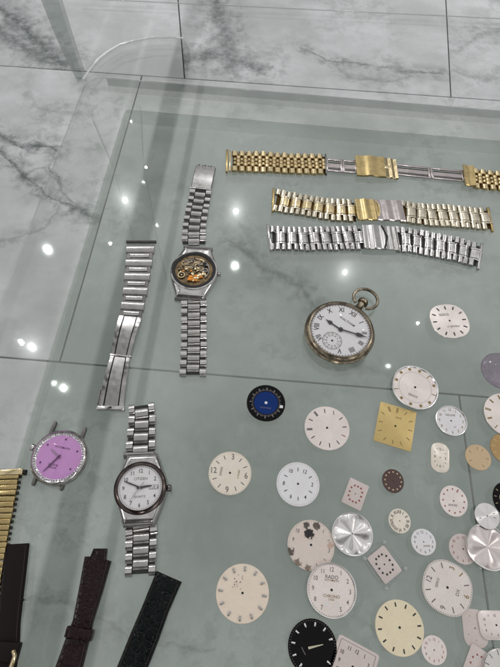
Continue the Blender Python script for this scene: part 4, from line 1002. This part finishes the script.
for v in q:
    bm = bmesh.new(); lathe(bm, [(0, 0), (.0014, 0), (.0014, .0014), (.0010, .0020), (0, .0022)], 16); d_ = (v-cc)*.9; mesh('corner_clip', bm, ACRB, hd_, loc=(d_.x, d_.y, .0006))
dial(331.5, 590, 50, 1, 'large pinkish dial with black Arabic numerals and pale rim, overlapping the corroded dial', PINKW, dict(m=['n', 'n', 'n', 'n', 'n', 'n', '', 'n', 'n', 'n', 'n', 'n'], r=.74, s=.16, track=60, tr=.90, tl=.025, txt=[('RADO', 0, .46, .19, 0), ('AUTOMATIC', 0, .34, .10, 1), ('CHRONO', 0, -.22, .15, 1), ('STAR', 0, -.34, .1, 1)]), (INKS, INKG), z=.0009, rim=RIMS)
bm = bmesh.new(); R = wid(331, 590, 50, 0)/2
ob = [x for x in bpy.data.objects if x.name.startswith('watch_dial') and 'overlapping the corroded' in x.get('label', '')][0]
for s in (-.2, .22): disc_flat(bm, R*.1, .00047, 0, s*R, -R*.5)
mesh('subdial', bm, [paint('pale_print_white', (.78, .74, .72))], ob, smooth=None)
def raised(px, py, w_, deg, spec, mat, R_scale=1., z=.0005, lab='', ln=.17, wd=.07, rr=.78, skip=()):
    ob = [x for x in bpy.data.objects if x.name.startswith('watch_dial') and x.get('label', '') == lab][0]; R = wid(px, py, w_, 0)/2
    for k in range(12):
        if k in skip: continue
        a = PI/2-k*PI/6; bm = bmesh.new(); rbox(bm, 0, 0, .0003, R*ln, R*wd, .0006, .00012, 2)
        mesh('hour_marker', bm, mat, ob, loc=(R*rr*math.cos(a), R*rr*math.sin(a), z), rot=a)
lb = 'large cream dial with raised silver batons and tiny hole cluster, nearest left'
dial(242.5, 593, 53, 6, lb, paint('cream_beige', (.84, .72, .60)), dict(m=['']*12), hole=.045)
raised(242.5, 593, 53, 6, None, STEEL, lab=lb, rr=.83)
ob = [x for x in bpy.data.objects if x.get('label', '') == lb][0]; R = wid(242, 593, 53, 0)/2
bm = bmesh.new()
for k in range(20):
    a = random.uniform(0, 2*PI); rr = random.uniform(.05, .28); disc_flat(bm, R*.016, .0005, 0, -R*.2+rr*R*math.cos(a), R*.35+rr*R*math.sin(a), 8)
mesh('pin_holes', bm, [INKS], ob, smooth=None)
dial(399.5, 627.5, 48.5, 16, 'large yellow cream dial with short black batons, above the near edge', YELC, dict(m=['B']*12, r=.82, s=.16, mi={}), (INK, INKG))
dial(447, 587.5, 49, -64, 'large silver dial with fluted edge and mixed gold numerals and batons', SILVP, dict(m=['n', 'b', 'b', 'n', 'b', 'b', 'n', 'b', 'b', 'n', 'b', 'b'], r=.77, s=.21, mi={4: 1, 3: 1, 6: 1}, track=90, tr=.95, tl=.05, tmi=0, txt=[('SEIKO', 0, .42, .14, 0), ('DX', 0, -.42, .18, 0)]), (INKS, INKG), power=2.3, rim=None, thick=.0008)
dial(434, 650, 25, 0, 'tiny pale pink dial right of the yellow cream dial', PINKW, dict(m=['n']*12, r=.72, s=.17), (INKR, INKS))
lb = 'black dial with raised silver batons and pale hand mark'
dial(312.5, 647, 49, 6, lb, BLACKD, dict(m=['']*12, track=60, tr=.93, tl=.04), (INKW, INKS), hole=0)
raised(312.5, 647, 49, 6, None, RIMS, lab=lb, rr=.80, ln=.16, skip=(3,))
ob = [x for x in bpy.data.objects if x.get('label', '') == lb][0]; R = wid(312, 647, 49, 0)/2
bm = bmesh.new(); quad(bm, R*.12, R*.05, R*.62, R*.09, math.radians(22), .0006, 0, .3); quad(bm, -R*.35, -R*.2, R*.3, R*.03, math.radians(-50), .0006, 1); mesh('hand_mark', bm, [LUME, INKS], ob, smooth=None)
rdial([(338, 637.5), (381, 651.5), (367, 696), (324, 684)], 0, 'square pinkish dial with printed frame cut by the bottom edge', PINKG, dict(m=A12, r=.66, s=.17, pow=4, frame=1), (INK, INKS), r=.06)
dial(463, 549, 28, 0, 'pink numeral dial half hidden under the big pink silver dial', PINKG, dict(m=A12, r=.76, s=.17), (INKR, INKS))
dial(487, 547, 42, 20, 'large blank pinkish silver dial with bright double rim near the right edge', SUNP, None, rim=RIMS, z=.0009, thick=.0010, power=2.2, glint_wave=.05, hole=0)
dial(487, 516, 24.5, 0, 'small sunburst silver dial with tiny date slots above the pinkish silver disc', SUNB, dict(m=['', '', 's', 's', '', '', '', '', 's', '', '', ''], r=.6, s=.3), (INKS, INKS), z=.0032)
o, R = dial(506, 499, 26, 0, 'black dial with gold centre cut by the right edge', BLACKD, dict(m=['b']*12, r=.8, s=.18), (GOLD, INKS), hole=0, sy=1.25)
bm = bmesh.new(); ring_flat(bm, 0.0001, R*.5, .00047, 0); mesh('centre_disc', bm, [paint('pale_gold_paint', (.55, .48, .28))], o, smooth=None)
rdial([(461, 612), (484, 606), (488, 648), (466, 648)], 0, 'cut down pink dial with dark hole, under the square pinkish dial', PINKG, dict(m=['', '', '', '', '', '', 's', '', 's', '', '', 's'], r=.62, s=.2), (INKS, INKS), r=.35)
rdial([(474.5, 612), (512, 609), (514, 640), (484, 640)], 0, 'square pinkish dial with small numerals at the right edge', PINKW, dict(m=A12, r=.66, s=.16, pow=4), (INK, INKS), z=.0008, r=.18)
rdial([(471, 646), (496, 655), (484, 690), (459, 680)], 0, 'pink rectangular dial cut by the bottom edge at the right', PINKG, dict(m=['q']*12, r=.62, s=.22, pow=3.2), (INKR, INKS), z=.0006, r=.08)
dial(503, 672, 40, 10, 'silver rimmed dial in the bottom right corner', SILVW, dict(m=B12, r=.8, s=.2), (INKS, INKS), rim=RIMS, z=.0015)
clean()
# ------------------------------------------------------------- end
